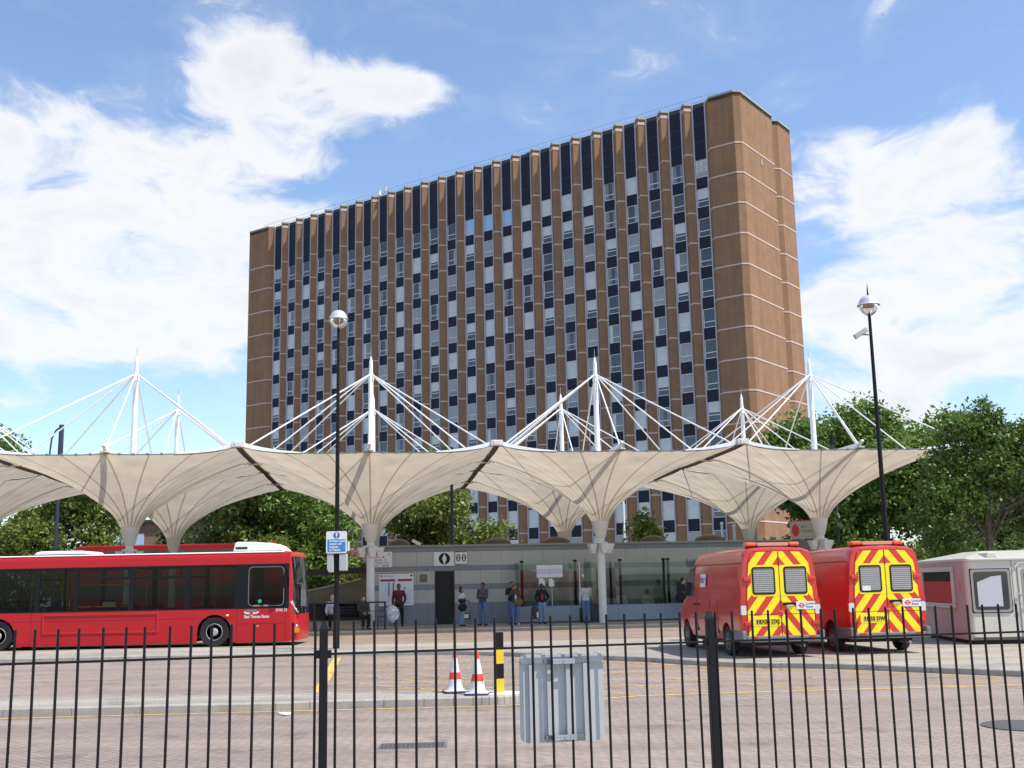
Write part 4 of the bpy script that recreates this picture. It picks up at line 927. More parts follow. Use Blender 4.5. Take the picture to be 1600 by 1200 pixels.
for x_ in wheels_x:
    for yy, o_ in ((.16, -1), (BWD - .16, 1)): wheel(BS, (x_, yy, .48), .48, .28, 'y', o_, .56, mat('bus_rim', (.42, .41, .40), .45, noise=(12, .3)))
    b = MB(); P = [(x_ + .565 * cos(a), .47 + .565 * sin(a)) for a in [pi * i / 16 for i in range(17)]] + [(x_ - .565, .2), (x_ + .565, .2)][0:0]
    vs = [(x, .05, z) for x, z in P] + [(x, .5, z) for x, z in P]; nP = len(P)
    b.add(vs, [(i, i + 1, i + 1 + nP, i + nP) for i in range(nP - 1)] + [tuple(range(nP, 2 * nP))]); b.build('wheel_arch', M_BLACKMATT, BS)
b = MB(); b.box(-BL + .3, -3.6, .3, BWD - .3, .18, .3); b.build('underbody', M_BLACKMATT, BS)

# ------------------------------------------------------------------ double-decker behind
DD = empty('double_deck_bus', (-12.6, 62.0, 0), 0, 'dark red double-deck bus in the distance, its roof just above the near bus', 'bus')
M_RED2 = paint('decker_red', (.33, .01, .015))
b = MB(); b.prism([(-11.6, .3), (0, .3), (.02, 2.0), (-.1, 3.6), (-.3, 4.15), (-.6, 4.30), (-11.2, 4.30), (-11.6, 4.1)], 'y', 0, 2.5); b.build('body', M_RED2, DD, bevel=.08)
for k in range(7):
    x0 = -11.2 + k * 1.52
    b = MB(); b.prism(rrect(x0, x0 + 1.4, 3.35, 4.02, .08), 'y', -.006, .0); b.build('window', mat('decker_glass', (.05, .055, .045), .1), DD)
    b = MB(); b.prism(rrect(x0, x0 + 1.4, 1.35, 2.15, .08), 'y', -.006, .0); b.build('window', mat('decker_glass', (0, 0, 0)), DD)
for x_ in (-9.2, -2.4): wheel(DD, (x_, .13, .5), .5, .28, 'y', -1)
# ------------------------------------------------------------------ vans (local y forward, x right, origin under the rear face)
M_VRED = mat('van_red', (.56, .026, .018), .3, coat=.6, noise=(.8, .07)); M_VGL = mat('van_glass', (.03, .035, .04), .06, spec=.8)
def chevron_mat():
    m = mat('chevron_stripes', (.6, .02, .01), .4, coat=.2); nn, ll = nodes(m); b_ = nn['Principled BSDF']
    co = N(m, 'ShaderNodeTexCoord'); sp = N(m, 'ShaderNodeSeparateXYZ'); ll.new(co.outputs['Object'], sp.inputs[0])
    ab = N(m, 'ShaderNodeMath', operation='ABSOLUTE'); ll.new(sp.outputs[0], ab.inputs[0])
    q = N(m, 'ShaderNodeMath', operation='MULTIPLY_ADD'); ll.new(ab.outputs[0], q.inputs[0]); q.inputs[1].default_value = 1.28; ll.new(sp.outputs[2], q.inputs[2])
    d_ = N(m, 'ShaderNodeMath', operation='DIVIDE'); ll.new(q.outputs[0], d_.inputs[0]); d_.inputs[1].default_value = .50
    o_ = N(m, 'ShaderNodeMath', operation='ADD'); ll.new(d_.outputs[0], o_.inputs[0]); o_.inputs[1].default_value = .82
    f_ = N(m, 'ShaderNodeMath', operation='FRACT'); ll.new(o_.outputs[0], f_.inputs[0])
    g_ = N(m, 'ShaderNodeMath', operation='GREATER_THAN'); ll.new(f_.outputs[0], g_.inputs[0]); g_.inputs[1].default_value = .47
    c = N(m, 'ShaderNodeMixRGB'); ll.new(g_.outputs[0], c.inputs[0]); c.inputs[1].default_value = (.62, .035, .02, 1); c.inputs[2].default_value = (.88, .72, .005, 1); ll.new(c.outputs[0], b_.inputs['Base Color'])
    return m
M_CHEV = chevron_mat(); M_YPL = mat('reflective_yellow', (.88, .72, .01), .4); M_ORL = mat('orange_lens', (0, 0, 0)); M_REDLENS = mat('red_lens', (.5, .01, .01), .15, coat=1)
M_WLENS = mat('white_lens', (.6, .6, .58), .15, coat=1); M_ROU = mat('roundel_red', (.6, .02, .03), .5); M_ROUB = mat('roundel_blue', (.02, .04, .3), .5)
def vsec(h, hw=.96, z0=.36):
    h = max(h, z0 + .3)
    pts = [(.90, z0), (.955, .62), (.965, 1.0), (.96, 1.35), (.925, 1.8), (.885, 2.15), (.84, 2.36), (.78, 2.46), (.62, 2.515), (.3, 2.54), (0, 2.545)]
    f = hw / .96
    out = [(x * f, z if z <= 1.0 else 1.0 + (z - 1.0) * (h - 1.0) / 1.545) for x, z in pts]
    if h < 1.0: out = [(x * f, z0 + (z - z0) * (h - z0) / 2.185) for x, z in pts]
    return out
def van_body(parent):
    secs = [(0.0, 2.50, .93), (.06, 2.535, .955), (.25, 2.55, .96), (2.2, 2.55, .96), (3.9, 2.53, .96), (4.15, 2.47, .958), (4.4, 2.30, .955), (4.8, 1.88, .948), (5.12, 1.52, .94), (5.2, 1.44, .935), (5.7, 1.24, .90), (5.95, 1.08, .84), (6.03, .85, .76)]
    vs = []; rings = []
    for y, h, hw in secs:
        half = vsec(h, hw); ring = [(-x, y, z) for x, z in half] + [(x, y, z) for x, z in reversed(half[:-1])]
        vs += ring; rings.append(len(ring))
    n = rings[0]; fs = [(j * n + i, j * n + (i + 1) % n, (j + 1) * n + (i + 1) % n, (j + 1) * n + i) for j in range(len(secs) - 1) for i in range(n)]
    fs += [tuple(reversed(range(n))), tuple(range((len(secs) - 1) * n, len(secs) * n))]
    b = MB(); b.add(vs, fs); o = b.build('body', M_VRED, parent)
    for yw in (1.22, 4.97):
        c = MB(); c.tube((-1.2, yw, .36), (1.2, yw, .36), .42, n=28); co_ = c.build('cut', M_VRED)
        md = o.modifiers.new('cut', 'BOOLEAN'); md.object = co_; md.operation = 'DIFFERENCE'; md.solver = 'EXACT'
        dg = bpy.context.evaluated_depsgraph_get(); dg.update(); me = bpy.data.meshes.new_from_object(o.evaluated_get(dg)); o.modifiers.clear(); o.data = me; bpy.data.objects.remove(co_)
    me = o.data; me.materials.clear(); me.materials.append(M_VRED); me.polygons.foreach_set('material_index', [0] * len(me.polygons))
    me.polygons.foreach_set('use_smooth', [True] * len(me.polygons)); me.set_sharp_from_angle(angle=RAD(35))
    return o
def rw(z): # half width of the door area at height z
    return np.interp(z, [.5, 1.3, 1.8, 2.2, 2.4], [.80, .80, .765, .72, .66])
def flat(parent, name, pts, y0, y1, m, bevel=0): b = MB(); b.prism(pts, 'y', y0, y1); return b.build(name, m, parent, bevel=bevel)
def roundel(parent, cx, cz, r, y, blue=False):
    b = MB(); n = 24
    O_ = [(cx + r * cos(2 * pi * i / n), cz + r * sin(2 * pi * i / n)) for i in range(n)]; I_ = [(cx + r * .66 * cos(2 * pi * i / n), cz + r * .66 * sin(2 * pi * i / n)) for i in range(n)]
    b.add([(x, y - .002, z) for x, z in O_] + [(x, y - .002, z) for x, z in I_], [(i, (i + 1) % n, (i + 1) % n + n, i + n) for i in range(n)])
    b.box(cx - r * 1.35, cx + r * 1.35, y - .004, y - .0025, cz - r * .2, cz + r * .2); return b.build('roundel', M_ROU, parent)
def make_van(plate, side_sign, card):
    v = empty('parked_van', (0, 0, 0)); van_body(v)
    for s_ in (-1, 1):
        zz = [.50, .9, 1.3, 1.8, 2.2, 2.34, 2.40]; out = [(s_ * rw(z), z) for z in zz] + [(s_ * .60, 2.42), (s_ * .008, 2.44), (s_ * .008, .50)]
        d = flat(v, 'rear_door', out[::-s_] if s_ > 0 else out[::-1], -.028, .01, M_CHEV)
        # window: yellow surround, black seal, grille behind glass
        x0, x1 = sorted((s_ * .085, s_ * .70)); x0b, x1b = sorted((s_ * .115, s_ * .655))
        flat(d, 'window_surround', rrect(min(s_ * .008, s_ * .68), max(s_ * .008, s_ * .68), 1.40, 2.12, .05), -.0315, -.028, M_YPL)
        wdw = flat(d, 'window_seal', rrect(x0b - .01, x1b + .01, 1.44, 2.08, .07), -.037, -.0315, M_BLACK)
        flat(wdw, 'window_glass', rrect(x0b + .022, x1b - .022, 1.475, 2.045, .05), -.040, -.037, mat('van_rear_glass', (.10, .10, .11), .08, spec=.7))
        b = MB()
        for k in range(11): b.box(x0b + .04, x1b - .04, -.0425, -.040, 1.50 + k * .047, 1.52 + k * .047)
        for k in range(17): xx = x0b + .04 + k * (x1b - x0b - .09) / 16; b.box(xx, xx + .008, -.0422, -.0402, 1.50, 2.02)
        b.build('mesh_grille', mat('grille_grey', (.40, .39, .36), .6), wdw)
        for zh in (1.80, .78):
            b = MB(); b.box(*sorted((s_ * (rw(zh) - .07), s_ * (rw(zh) + .10))), -.05, .0, zh - .045, zh + .045); b.build('hinge', M_VRED, v, bevel=.015)
        b = MB(); b.box(*sorted((s_ * .02, s_ * .79)), -.031, -.028, .985, .995); b.build('door_crease', mat('joint_dark_red', (0, 0, 0)), d)
        b = MB(); x0, x1 = sorted((s_ * .83, s_ * .955)); b.prism(rrect(x0, x1, .98, 1.20, .03), 'y', -.02, .05, 0); b.prism(rrect(x0, x1, .72, .975, .03), 'y', -.02, .05, 1); b.prism(rrect(x0, x1, 1.205, 1.32, .03), 'y', -.02, .05, 1)
        b.build('tail_light', [M_WLENS, M_REDLENS], v)
        b = MB(); b.box(*sorted((s_ * .88, s_ * .99)), -.12, .75, .36, .62); b.build('bumper_end', M_GREYP, v, bevel=.03)
        b = MB(); b.box(*sorted((s_ * .62, s_ * .75)), -.135, -.12, .43, .49); b.build('reflector', M_REDLENS, v)
        for yy in (1.22, 4.97): wheel(v, (s_ * .84, yy, .34), .34, .22, 'x', s_, .6, M_GALV if s_ > 0 else mat('rim_dirty', (.25, .2, .17), .6))
        # side details
        b = MB(); b.box(*sorted((s_ * .962, s_ * .975)), 1.9, 4.3, .80, .86); b.build('side_moulding', M_GREYP, v)
        b = MB(); b.box(*sorted((s_ * .86, s_ * .905)), .12, 4.2, 2.17, 2.182); b.build('roof_seam', mat('joint_dark_red', (0, 0, 0)), v)
        b = MB(); x_ = s_ * .968
        for yy in (3.75, 2.55, 1.9): b.box(*sorted((s_ * .93, x_)), yy - .006, yy + .006, .5, 1.32)
        b.build('door_gap', mat('joint_dark_red', (0, 0, 0)), v)
        b = MB(); P = [(4.05, 1.38), (5.0, 1.38), (4.92, 1.55), (4.62, 2.02), (4.4, 2.1), (4.05, 2.12)]
        wv = [(s_ * float(np.interp(z, [1.35, 1.8, 2.15], [.972, .937, .90])), y, z) for y, z in P]; wv2 = [(x - s_ * .05, y, z) for x, y, z in wv]; nP = len(P)
        b.add(wv + wv2, [tuple(range(nP)), tuple(reversed(range(nP, 2 * nP)))] + [(i, i + nP, (i + 1) % nP + nP, (i + 1) % nP) for i in range(nP)]); b.build('cab_window', M_VGL, v)
        b = MB(); b.box(*sorted((s_ * .96, s_ * 1.0)), 3.86, 4.02, 1.16, 1.20); b.box(*sorted((s_ * .96, s_ * 1.0)), 3.5, 3.66, 1.16, 1.20); b.build('door_handle', M_BLACK, v, bevel=.008)
        b = MB(); b.box(*sorted((s_ * 1.02, s_ * 1.16)), 5.0, 5.1, 1.42, 1.78); b.tube((s_ * .93, 5.05, 1.45), (s_ * 1.05, 5.05, 1.5), .02); b.build('wing_mirror', M_BLACK, v, bevel=.02)
    b = MB(); b.box(-.88, .88, -.12, .0, .36, .50); b.build('bumper', M_GREYP, v, bevel=.02)
    b = MB(); b.box(-.01, .01, -.032, -.028, .50, 2.43); b.build('door_joint', mat('joint_dark_red', (0, 0, 0)), v)
    b = MB(); b.prism(rrect(.06, .36, 1.19, 1.25, .02), 'y', -.05, -.03, 0); b.prism(rrect(.14, .30, 1.165, 1.2, .015), 'y', -.06, -.05, 1); b.build('door_handle', [M_BLACK, M_CHROME], v)
    b = MB(); b.prism([(-.012 + .06 * cos(2 * pi * i / 12), .99 + .06 * sin(2 * pi * i / 12)) for i in range(12)], 'y', -.045, -.03); b.build('lock', M_REDLENS, v)
    # recessed number plate
    p = flat(v, 'plate_recess', rrect(-.70, -.03, .72, .96, .03), -.034, -.029, M_YPL)
    np_ = flat(v, 'number_plate', rrect(-.62, -.12, .765, .885, .015), -.041, -.034, mat('plate_yellow', (.72, .55, .03), .5))
    text('lettering', plate, .125, (-.55, -.043, .782), UP, M_BLACK, np_, sx=.93, bold=.004)
    b = MB(); b.box(-.61, -.565, -.0425, -.041, .775, .875); b.build('plate_badge', M_ROUB, np_)
    # London Buses sign on the right door
    sg = flat(v, 'door_sign', rrect(.37, .83, 1.09, 1.27, .01), -.040, -.0335, M_SIGNW)
    roundel(sg, .50, 1.18, .06, -.040); text('lettering', 'London\nBuses', .075, (.60, -.042, 1.195), UP, M_ROUB, sg, spacing=.95)
    # light bar
    b = MB(); b.box(-.62, .62, .30, .52, 2.53, 2.56); b.build('light_bar_base', M_BLACK, v)
    for x0, x1 in ((-.66, -.40), (.40, .66)):
        b = MB(); b.box(x0, x1, .28, .56, 2.562, 2.665); b.build('beacon_lens', mat('beacon_orange', (.80, .13, .01), .15, coat=1), v, bevel=.05, seg=3)
    b = MB(); b.box(-.395, .395, .30, .54, 2.562, 2.655); b.build('light_bar_lens', mat('beacon_orange_clear', (.62, .20, .08), .12, coat=1), v, bevel=.03)
    b = MB(); b.box(-.36, .36,   .292, .30, 2.58, 2.60); b.build('light_bar_trim', mat('grille_grey', (0, 0, 0)), v)
    b = MB(); b.box(-.6, .6, -.02, .01, 2.445, 2.475); b.build('roof_gutter', M_VRED, v, bevel=.01)
    b = MB(); b.box(-.8, .8, .5, 5.2, .25, .36); b.build('chassis', M_BLACKMATT, v)
    b = MB(); b.tube((.5, -.02, .26), (.5, .6, .26), .035); b.build('exhaust', M_GALV, v)
    if side_sign:
        b = MB(); hw = .958
        sv = [(-.972, 3.35, 1.62), (-.972, 2.85, 1.62), (-.940, 2.85, 1.95), (-.940, 3.35, 1.95)]; b.add(sv, [(0, 1, 2, 3)]); b.add([(x + .02, y, z) for x, y, z in sv], [(3, 2, 1, 0)]); ss = b.build('side_sign', M_SIGNW, v)
        g = bpy.data.objects.new('roundel_holder', None)
        r_ = roundel(ss, 0, 0, .085, 0); r_.rotation_euler = (RAD(-5.5), 0, -pi / 2); r_.location = (-.960, 3.23, 1.80)
        t_ = text('lettering', 'London\nBuses', .075, (-.962, 3.12, 1.81), (pi / 2 + RAD(-5.5), 0, -pi / 2), M_ROUB, ss)
    else:
        b = MB(); sv = [(-.972, 2.3, 1.45), (-.972, 2.0, 1.45), (-.953, 2.0, 1.72), (-.953, 2.3, 1.72)]; b.add(sv, [(0, 1, 2, 3)]); b.add([(x + .01, y, z) for x, y, z in sv], [(3, 2, 1, 0)]); b.build('side_sticker', mat('faded_pink', (.6, .2, .22), .5), v)
    if card: flat(v, 'window_card', [(-.60, 1.48), (-.40, 1.48), (-.40, 1.59), (-.60, 1.59)], -.046, -.043, M_SIGNW)
    return v
v1 = make_van('BX55 DXJ', True, False); v1.scale = (.95,) * 3; v1.location = (5.86, 25.5, .12); v1.rotation_euler = (0, 0, RAD(6.5))
tag(v1, 'red van with chevron rear doors nearest the station, white sign on its side', 'van', 'red vans with yellow chevron rear doors')
v2 = make_van('BJ55 DWP', False, True); v2.scale = (.95,) * 3; v2.location = (8.42, 26.1, .12); v2.rotation_euler = (0, 0, RAD(6.5))
tag(v2, 'red van with chevron rear doors beside the kiosk, white card in its rear window', 'van', 'red vans with yellow chevron rear doors')

# ------------------------------------------------------------------ kiosk (near corner at origin, x right, y away)
K = empty('kiosk', (11.33, 28.8, .12), RAD(-3.6), 'white moulded ticket kiosk with red-shuttered serving hatch behind the right van', 'kiosk')
M_KW = mat('kiosk_white', (.60, .58, .49), .35, noise=(2.0, .08)); M_KP = mat('kiosk_pink', (.50, .36, .34), .45, noise=(1.5, .12))
KL, KW_, KH = 3.6, 4.3, 2.05
b = MB(); b.prism(rrect(0, KL, 0, KW_, .13, 5), 'z', .10, KH); kb = b.build('body', M_KW, K); kb.name = 'body'
b = MB(); b.box(-.012, 0, .16, KW_ - .16, .12, KH - .02); b.build('end_panel', M_KP, K)
b = MB(); b.box(.1, KL - .1, .1, KW_ - .1, 0, .10); b.build('plinth', M_BLACKMATT, K)
b = MB(); b.prism(rrect(-.05, KL + .05, -.05, KW_ + .05, .16, 5), 'z', KH, KH + .07); b.build('roof_rim', M_KW, K, bevel=.02)
b = MB(); vs = [(0, 0, KH + .07), (KL, 0, KH + .07), (KL, KW_, KH + .07), (0, KW_, KH + .07), (.9, 1.4, KH + .27), (KL - .9, 1.4, KH + .27), (KL - .9, KW_ - 1.4, KH + .27), (.9, KW_ - 1.4, KH + .27)]
b.add(vs, [(0, 1, 5, 4), (1, 2, 6, 5), (2, 3, 7, 6), (3, 0, 4, 7), (4, 5, 6, 7)]); b.build('roof', M_KW, K, bevel=.02)
for x_ in (.55, 1.9): b = MB(); b.prism([(x_, KH + .08), (x_ + .28, KH + .08), (x_ + .24, KH + .2), (x_ + .04, KH + .2)], 'y', .05, 1.2); b.build('roof_rib', M_KW, K, bevel=.02)
# hatch in the end panel
h = MB(); y0, y1, z0, z1 = 1.0, 3.55, .98, 1.80
for q in ((y0 - .12, y1 + .12, z1, z1 + .12), (y0 - .12, y1 + .12, z0 - .12, z0), (y0 - .12, y0, z0, z1), (y1, y1 + .12, z0, z1)): h.box(-.09, .0 - .013, q[0], q[1], q[2], q[3])
hf = h.build('hatch_frame', M_KW, K, bevel=.02)
b = MB(); b.box(-.03, -.012, y0, y1, z0, z1 - .25, 0); b.box(-.02, -.012, y0, y1, z1 - .25, z1, 1); b.build('shutter', [mat('shutter_red', (.45, .02, .02), .5), M_BLACK], K)
b = MB(); b.box(-.02, -.012, .42, .62, 1.30, 1.55); b.build('notice', mat('faded_pink', (0, 0, 0)), K)
# window and door on the long side
def kwin(x0, x1, z0, z1, nm):
    b = MB(); b.prism(rrect(x0 - .06, x1 + .06, z0 - .06, z1 + .06, .04), 'y', -.012, 0); g = b.build(nm, M_BLACK, K)
    b = MB(); b.prism(rrect(x0 - .04, x1 + .04, z0 - .04, z1 + .04, .06), 'y', -.03, -.012); b.build('frame', mat('kiosk_frame', (.30, .29, .25), .6), g)
    b = MB(); b.prism(rrect(x0 + .02, x1 - .02, z0 + .02, z1 - .02, .07), 'y', -.033, -.03); b.build('glass', mat('kiosk_glass', (.03, .03, .035), .05, spec=.8), g)
    return g
g = kwin(.14, 1.02, .82, 1.80, 'window')
b = MB(); b.prism([(.24, .92), (.84, .92), (.84, 1.68), (.60, 1.66), (.24, 1.52)], 'y', -.036, -.033); b.build('blind', mat('blind_mesh', (.52, .53, .55), .5, noise=(30, .1)), g)
b = MB(); b.prism(rrect(1.26, 2.1, .12, 1.98, .06), 'y', -.022, -.0); b.build('door', M_KW, K, bevel=.01)
b = MB(); b.prism([(1.22, 1.86), (1.30, 1.97), (2.1, 1.97), (2.1, 2.0), (1.28, 2.0), (1.18, 1.88)], 'y', -.05, 0); b.build('door_hood', M_KW, K)
g = kwin(1.38, 2.0, .82, 1.80, 'door_window')
b = MB(); b.tube((1.20, -.05, 1.22), (1.32, -.05, 1.22), .025); b.tube((1.26, -.07, .98), (1.45, -.07, .98), .015); b.build('door_handle', M_CHROME, K)
b = MB(); b.box(1.12, 1.135, -.004, 0, .12, KH); b.box(1.243, 1.25, -.004, 0, .12, 1.95); b.build('panel_joint', M_GREYP, K)
b = MB(); b.box(.05, KL, -.004, 0, .10, .17); b.build('skirt', mat('dirty_base', (.12, .09, .06), .8), K)

# ------------------------------------------------------------------ lamp posts
def lamp(loc, H, label, head_r=.26, extra=None, tilt=(0, 0)):
    r = empty('lamp_post', loc, 0, label, 'lamp post', 'tall black lamp posts with silver globe heads')
    b = MB(); b.tube((0, 0, 0), (0, 0, 1.2), .098, .092, 14); b.tube((0, 0, 1.2), (0, 0, 3.4), .075, .07, 14); b.tube((0, 0, 3.4), (0, 0, H - .2), .068, .042, 14); b.build('post', M_BLACK, r, smooth=True)
    b = MB(); n = 9; b.lathe([(head_r * 1.16, H - .02), (head_r * 1.02, H + .03)] + [(head_r * .98 * cos(a), H + .03 + head_r * .9 * sin(a)) for a in [pi / 2 * i / n for i in range(1, n)]] + [(.01, H + .03 + head_r * .9)], n=28, cap=False)
    hd = b.build('lamp_hood', mat('lamp_silver', (.66, .66, .67), .3, metal=.3), r, smooth=True)
    b = MB(); b.lathe([(.02, H - .03), (head_r * 1.1, H - .03), (head_r * 1.12, H - .015)], n=28); b.build('reflector', mat('lamp_copper', (.42, .27, .18), .4, metal=.4), r)
    b = MB(); b.lathe([(.05, H - head_r * .95)] + [(head_r * .96 * cos(a), H - .03 + head_r * .96 * sin(a)) for a in [-pi / 2 + .25 + (pi / 2 - .25) * i / 8 for i in range(9)]], n=24, cap=False)
    b.build('lamp_bowl', glass('lamp_bowl_glass', (.95, .93, .9), .85, .05, 2.5), r, smooth=True)
    b = MB()
    for k in range(2): b.path([(head_r * 1.0 * cos(a) * cos(k * pi / 2 + .3), head_r * cos(a) * sin(k * pi / 2 + .3), H - .03 + head_r * 1.0 * sin(a)) for a in [-pi + pi * i / 14 for i in range(15)]], .012, 5)
    b.build('bowl_frame', mat('lamp_silver', (0, 0, 0)), r)
    b = MB(); b.tube((0, 0, H + head_r * .9), (0, 0, H + head_r * .9 + .38), .03, .006, 8); b.build('spike', M_BLACK, r)
    return r
l1 = lamp((-5.16, 32.9, .115), 9.64, 'black lamp post on the left carrying the blue drivers sign')
# sign and boxes on the left post
s = empty('driver_sign', (-5.16, 32.9, .115), 0, 'white and blue sign telling drivers to switch off engines', 'sign')
y = -.14; b = MB(); b.prism(rrect(-.29, .31, 2.68, 3.31, .05), 'y', y, y + .02); b.build('plate', M_SIGNW, s)
b = MB(); b.prism([(-.25, 2.72), (.27, 2.72), (.27, 3.08), (-.25, 3.08)], 'y', y - .004, y); b.build('blue_panel', mat('sign_blue', (.03, .22, .55), .45), s)
b = MB(); b.prism([(.01 + .095 * cos(2 * pi * i / 24), 3.195 + .095 * sin(2 * pi * i / 24)) for i in range(24)], 'y', y - .004, y); b.build('blue_disc', mat('sign_blue2', (.03, .13, .42), .45), s)
b = MB(); b.prism([(-.02, 3.27), (-.008, 3.165), (.028, 3.165), (.04, 3.27)][::-1], 'y', y - .008, y - .004); b.prism([(.01 + .018 * cos(2 * pi * i / 12), 3.135 + .018 * sin(2 * pi * i / 12)) for i in range(12)], 'y', y - .008, y - .004); b.build('exclamation_mark', M_SIGNW, s)
text('lettering', 'Drivers must\nswitch off\nengines\non stand', .088, (-.20, y - .006, 3.005), UP, M_SIGNW, s, bold=.003, spacing=.97)
b = MB(); b.box(-.1, .12, -.12, .0, 2.85, 2.9); b.box(-.1, .12, -.12, .0, 3.1, 3.15); b.build('clamp', M_GALV, s)
s = empty('post_box_pair', (-5.16, 32.9, .115), 0, 'two pale grey cabinets strapped either side of the left lamp post', 'control box')
b = MB(); b.prism([(-.27, 2.66), (-.27, 2.25), (-.22, 2.14), (-.08, 2.14), (-.08, 2.66)], 'y', -.12, .06); b.build('box', mat('cabinet_grey', (.42, .43, .44), .5), s, bevel=.02)
b = MB(); b.box(.08, .31, -.12, .06, 2.18, 2.66); b.build('box', mat('cabinet_grey', (0, 0, 0)), s, bevel=.02)
b = MB(); b.box(.31, .36, -.05, .05, 2.74, 3.0); b.build('small_box', M_SIGNW, s, bevel=.01)
l2 = lamp((10.12, 31.0, .115), 9.28, 'black lamp post on the right with a security camera near its head', head_r=.275)
s = empty('pole_camera', (10.12, 31.0, .115), 0, 'grey security camera on the right lamp post', 'camera')
b = MB(); b.tube((0, 0, 8.42), (-.3, -.05, 8.42), .025); b.build('bracket', M_GREYP, s)
b = MB(); b.obox((-.32, -.12, 8.44), (.42, .15, .14), Matrix.Rotation(RAD(-32), 3, 'Y')); b.build('housing', mat('cabinet_grey', (0, 0, 0)), s, bevel=.02)
# thin lamp columns and flagpoles behind
s = empty('street_lamp', (-26.7, 66, 0), 0, 'slim dark street lamp with curved arm behind the left canopy', 'street lamp')
b = MB(); b.tube((0, 0, 0), (0, 0, 8.5), .12, .1); b.tube((0, 0, 8.5), (0, 0, 11.6), .17, .15); b.build('post', mat('navy_steel', (.03, .035, .07), .5), s)
b = MB(); b.path([(0, 0, 11.5), (-.3, 0, 11.3), (-.55, 0, 10.8), (-.62, 0, 10.0), (-.62, 0, 9.5)], .05); b.build('arm', mat('navy_steel', (0, 0, 0)), s)
for x_, y_, h_, lb in ((-3.1, 56, 8.6, 'thin dark mast rising behind the station toilet doorway'), (16.49, 58, 9.1, 'thin dark mast behind the right-hand canopy column')):
    s = empty('thin_mast', (x_, y_, 0), 0, lb, 'mast'); b = MB(); b.tube((0, 0, 0), (0, 0, h_), .09, .07); b.build('post', mat('navy_steel', (0, 0, 0)), s); b = MB(); b.tube((0, 0, h_ - .5), (0, 0, h_), .11); b.build('cap', M_BLACK, s)
for x_, h_, lb in ((6.74, 7.6, 'white flagpole behind the station right of the second column'), (12.77, 5.15, 'short white pole behind the station, left of a close pair'), (13.52, 5.0, 'short white pole behind the station, right of a close pair')):
    s = empty('flagpole', (x_, 70, 0), 0, lb, 'flagpole'); b = MB(); b.tube((0, 0, 0), (0, 0, h_), .08, .07); b.build('pole', M_WHITE, s); b = MB(); b.ell((0, 0, h_ + .05), (.11, .11, .11)); b.build('finial', M_WHITE, s)
# small information sign box behind the right column
s = empty('bus_stop_sign', (13.1, 51.2, 0), RAD(-38), 'white bus stop sign with red roundel behind the right column', 'sign')
b = MB(); b.box(-.75, .75, 0, .3, 3.55, 4.35, 0); b.box(-.75, .75, 0, .3, 4.35, 4.38, 1); b.build('box', [mat('stop_sign_face', (.40, .37, .33), .6), M_SIGNR], s)
b = MB(); b.prism([(-.48 + .17 * cos(2 * pi * i / 24), 3.95 + .28 * sin(2 * pi * i / 24)) for i in range(24)], 'y', -.006, 0); b.build('roundel', M_ROU, s)
text('lettering', 'Bus\nStation', .2, (-.2, -.004, 4.05), UP, M_GREYP, s)
b = MB(); b.box(-.7, .7, 0, .2, 3.0, 3.5); b.build('lower_panel', M_GREYP, s); b = MB(); b.box(-.05, .05, .1, .2, 0, 3.0); b.build('post', M_GREYP, s)

# ------------------------------------------------------------------ cones, bollard
def cone(x, y, rz, label, worn):
    c = empty('traffic_cone', (x, y, .126), rz, label, 'traffic cone', 'traffic cones on the near island nose'); c.scale = (.82, .82, .92)
    H_ = .72
    bands = [(0.03, .23, .17, .125, M_SIGNW), (.23, .35, .125, .098, None), (.35, .60, .098, .045, 'w'), (.60, H_, .045, .028, None)]
    M_CO = mat('cone_orange_red', (.72, .06, .03), .5, noise=(6, .12)); M_CW = mat('cone_white_sleeve', (.68, .66, .66), .4, noise=(9, .15))
    nm = ['foot', 'lower_band', 'white_sleeve', 'tip']
    for (z0, z1, r0, r1, mm_), n_ in zip(bands, nm):
        b = MB(); prf = [(r0, z0), (r1, z1)] if n_ != 'foot' else [(.20, .03), (.165, .06), (.138, .13), (.125, .23)]
        b.lathe(prf, n=24, cap=(n_ == 'tip')); b.build(n_, M_CO if mm_ is None else M_CW, c, smooth=True)
    b = MB(); b.prism(rrect(-.23, .23, -.23, .23, .05), 'z', 0, .035); b.build('base', mat('cone_base_navy', (.04, .035, .09), .6), c, bevel=.008)
    b = MB(); b.prism(rrect(-.222, .222, -.222, .222, .05), 'z', .0352, .045); b.build('base_top', M_CW, c)
    if worn:
        b = MB()
        for a in (3.6, 5.6): b.add([(.128 * cos(a), .128 * sin(a), .235), (.145 * cos(a + .12), .145 * sin(a + .12), .16), (.112 * cos(a + .1), .112 * sin(a + .1), .33)], [(0, 1, 2)])
        b.build('tear', M_BLACK, c)
    return c
cone(-1.02, 18.80, RAD(12), 'red and white traffic cone at the back left of the pair', False)
cone(-.64, 18.36, RAD(-8), 'red and white traffic cone with a torn lower band next to the bollard', True)
s = empty('bollard', (-.30, 18.55, .126), RAD(20), 'square bollard in black and yellow bands on the island nose', 'bollard'); s.scale = (1, 1, .95)
M_BY = mat('bollard_yellow', (.72, .48, .02), .5, noise=(7, .15)); z = 0
for z0, z1, m_, n_ in ((0, .24, M_BY, 'yellow_band'), (.24, .485, M_BLACK, 'black_band'), (.485, .75, M_BY, 'yellow_band'), (.75, 1.0, M_BLACK, 'black_band')):
    b = MB(); b.box(-.062, .062, -.062, .062, z0 + .001, z1); b.build(n_, m_, s)
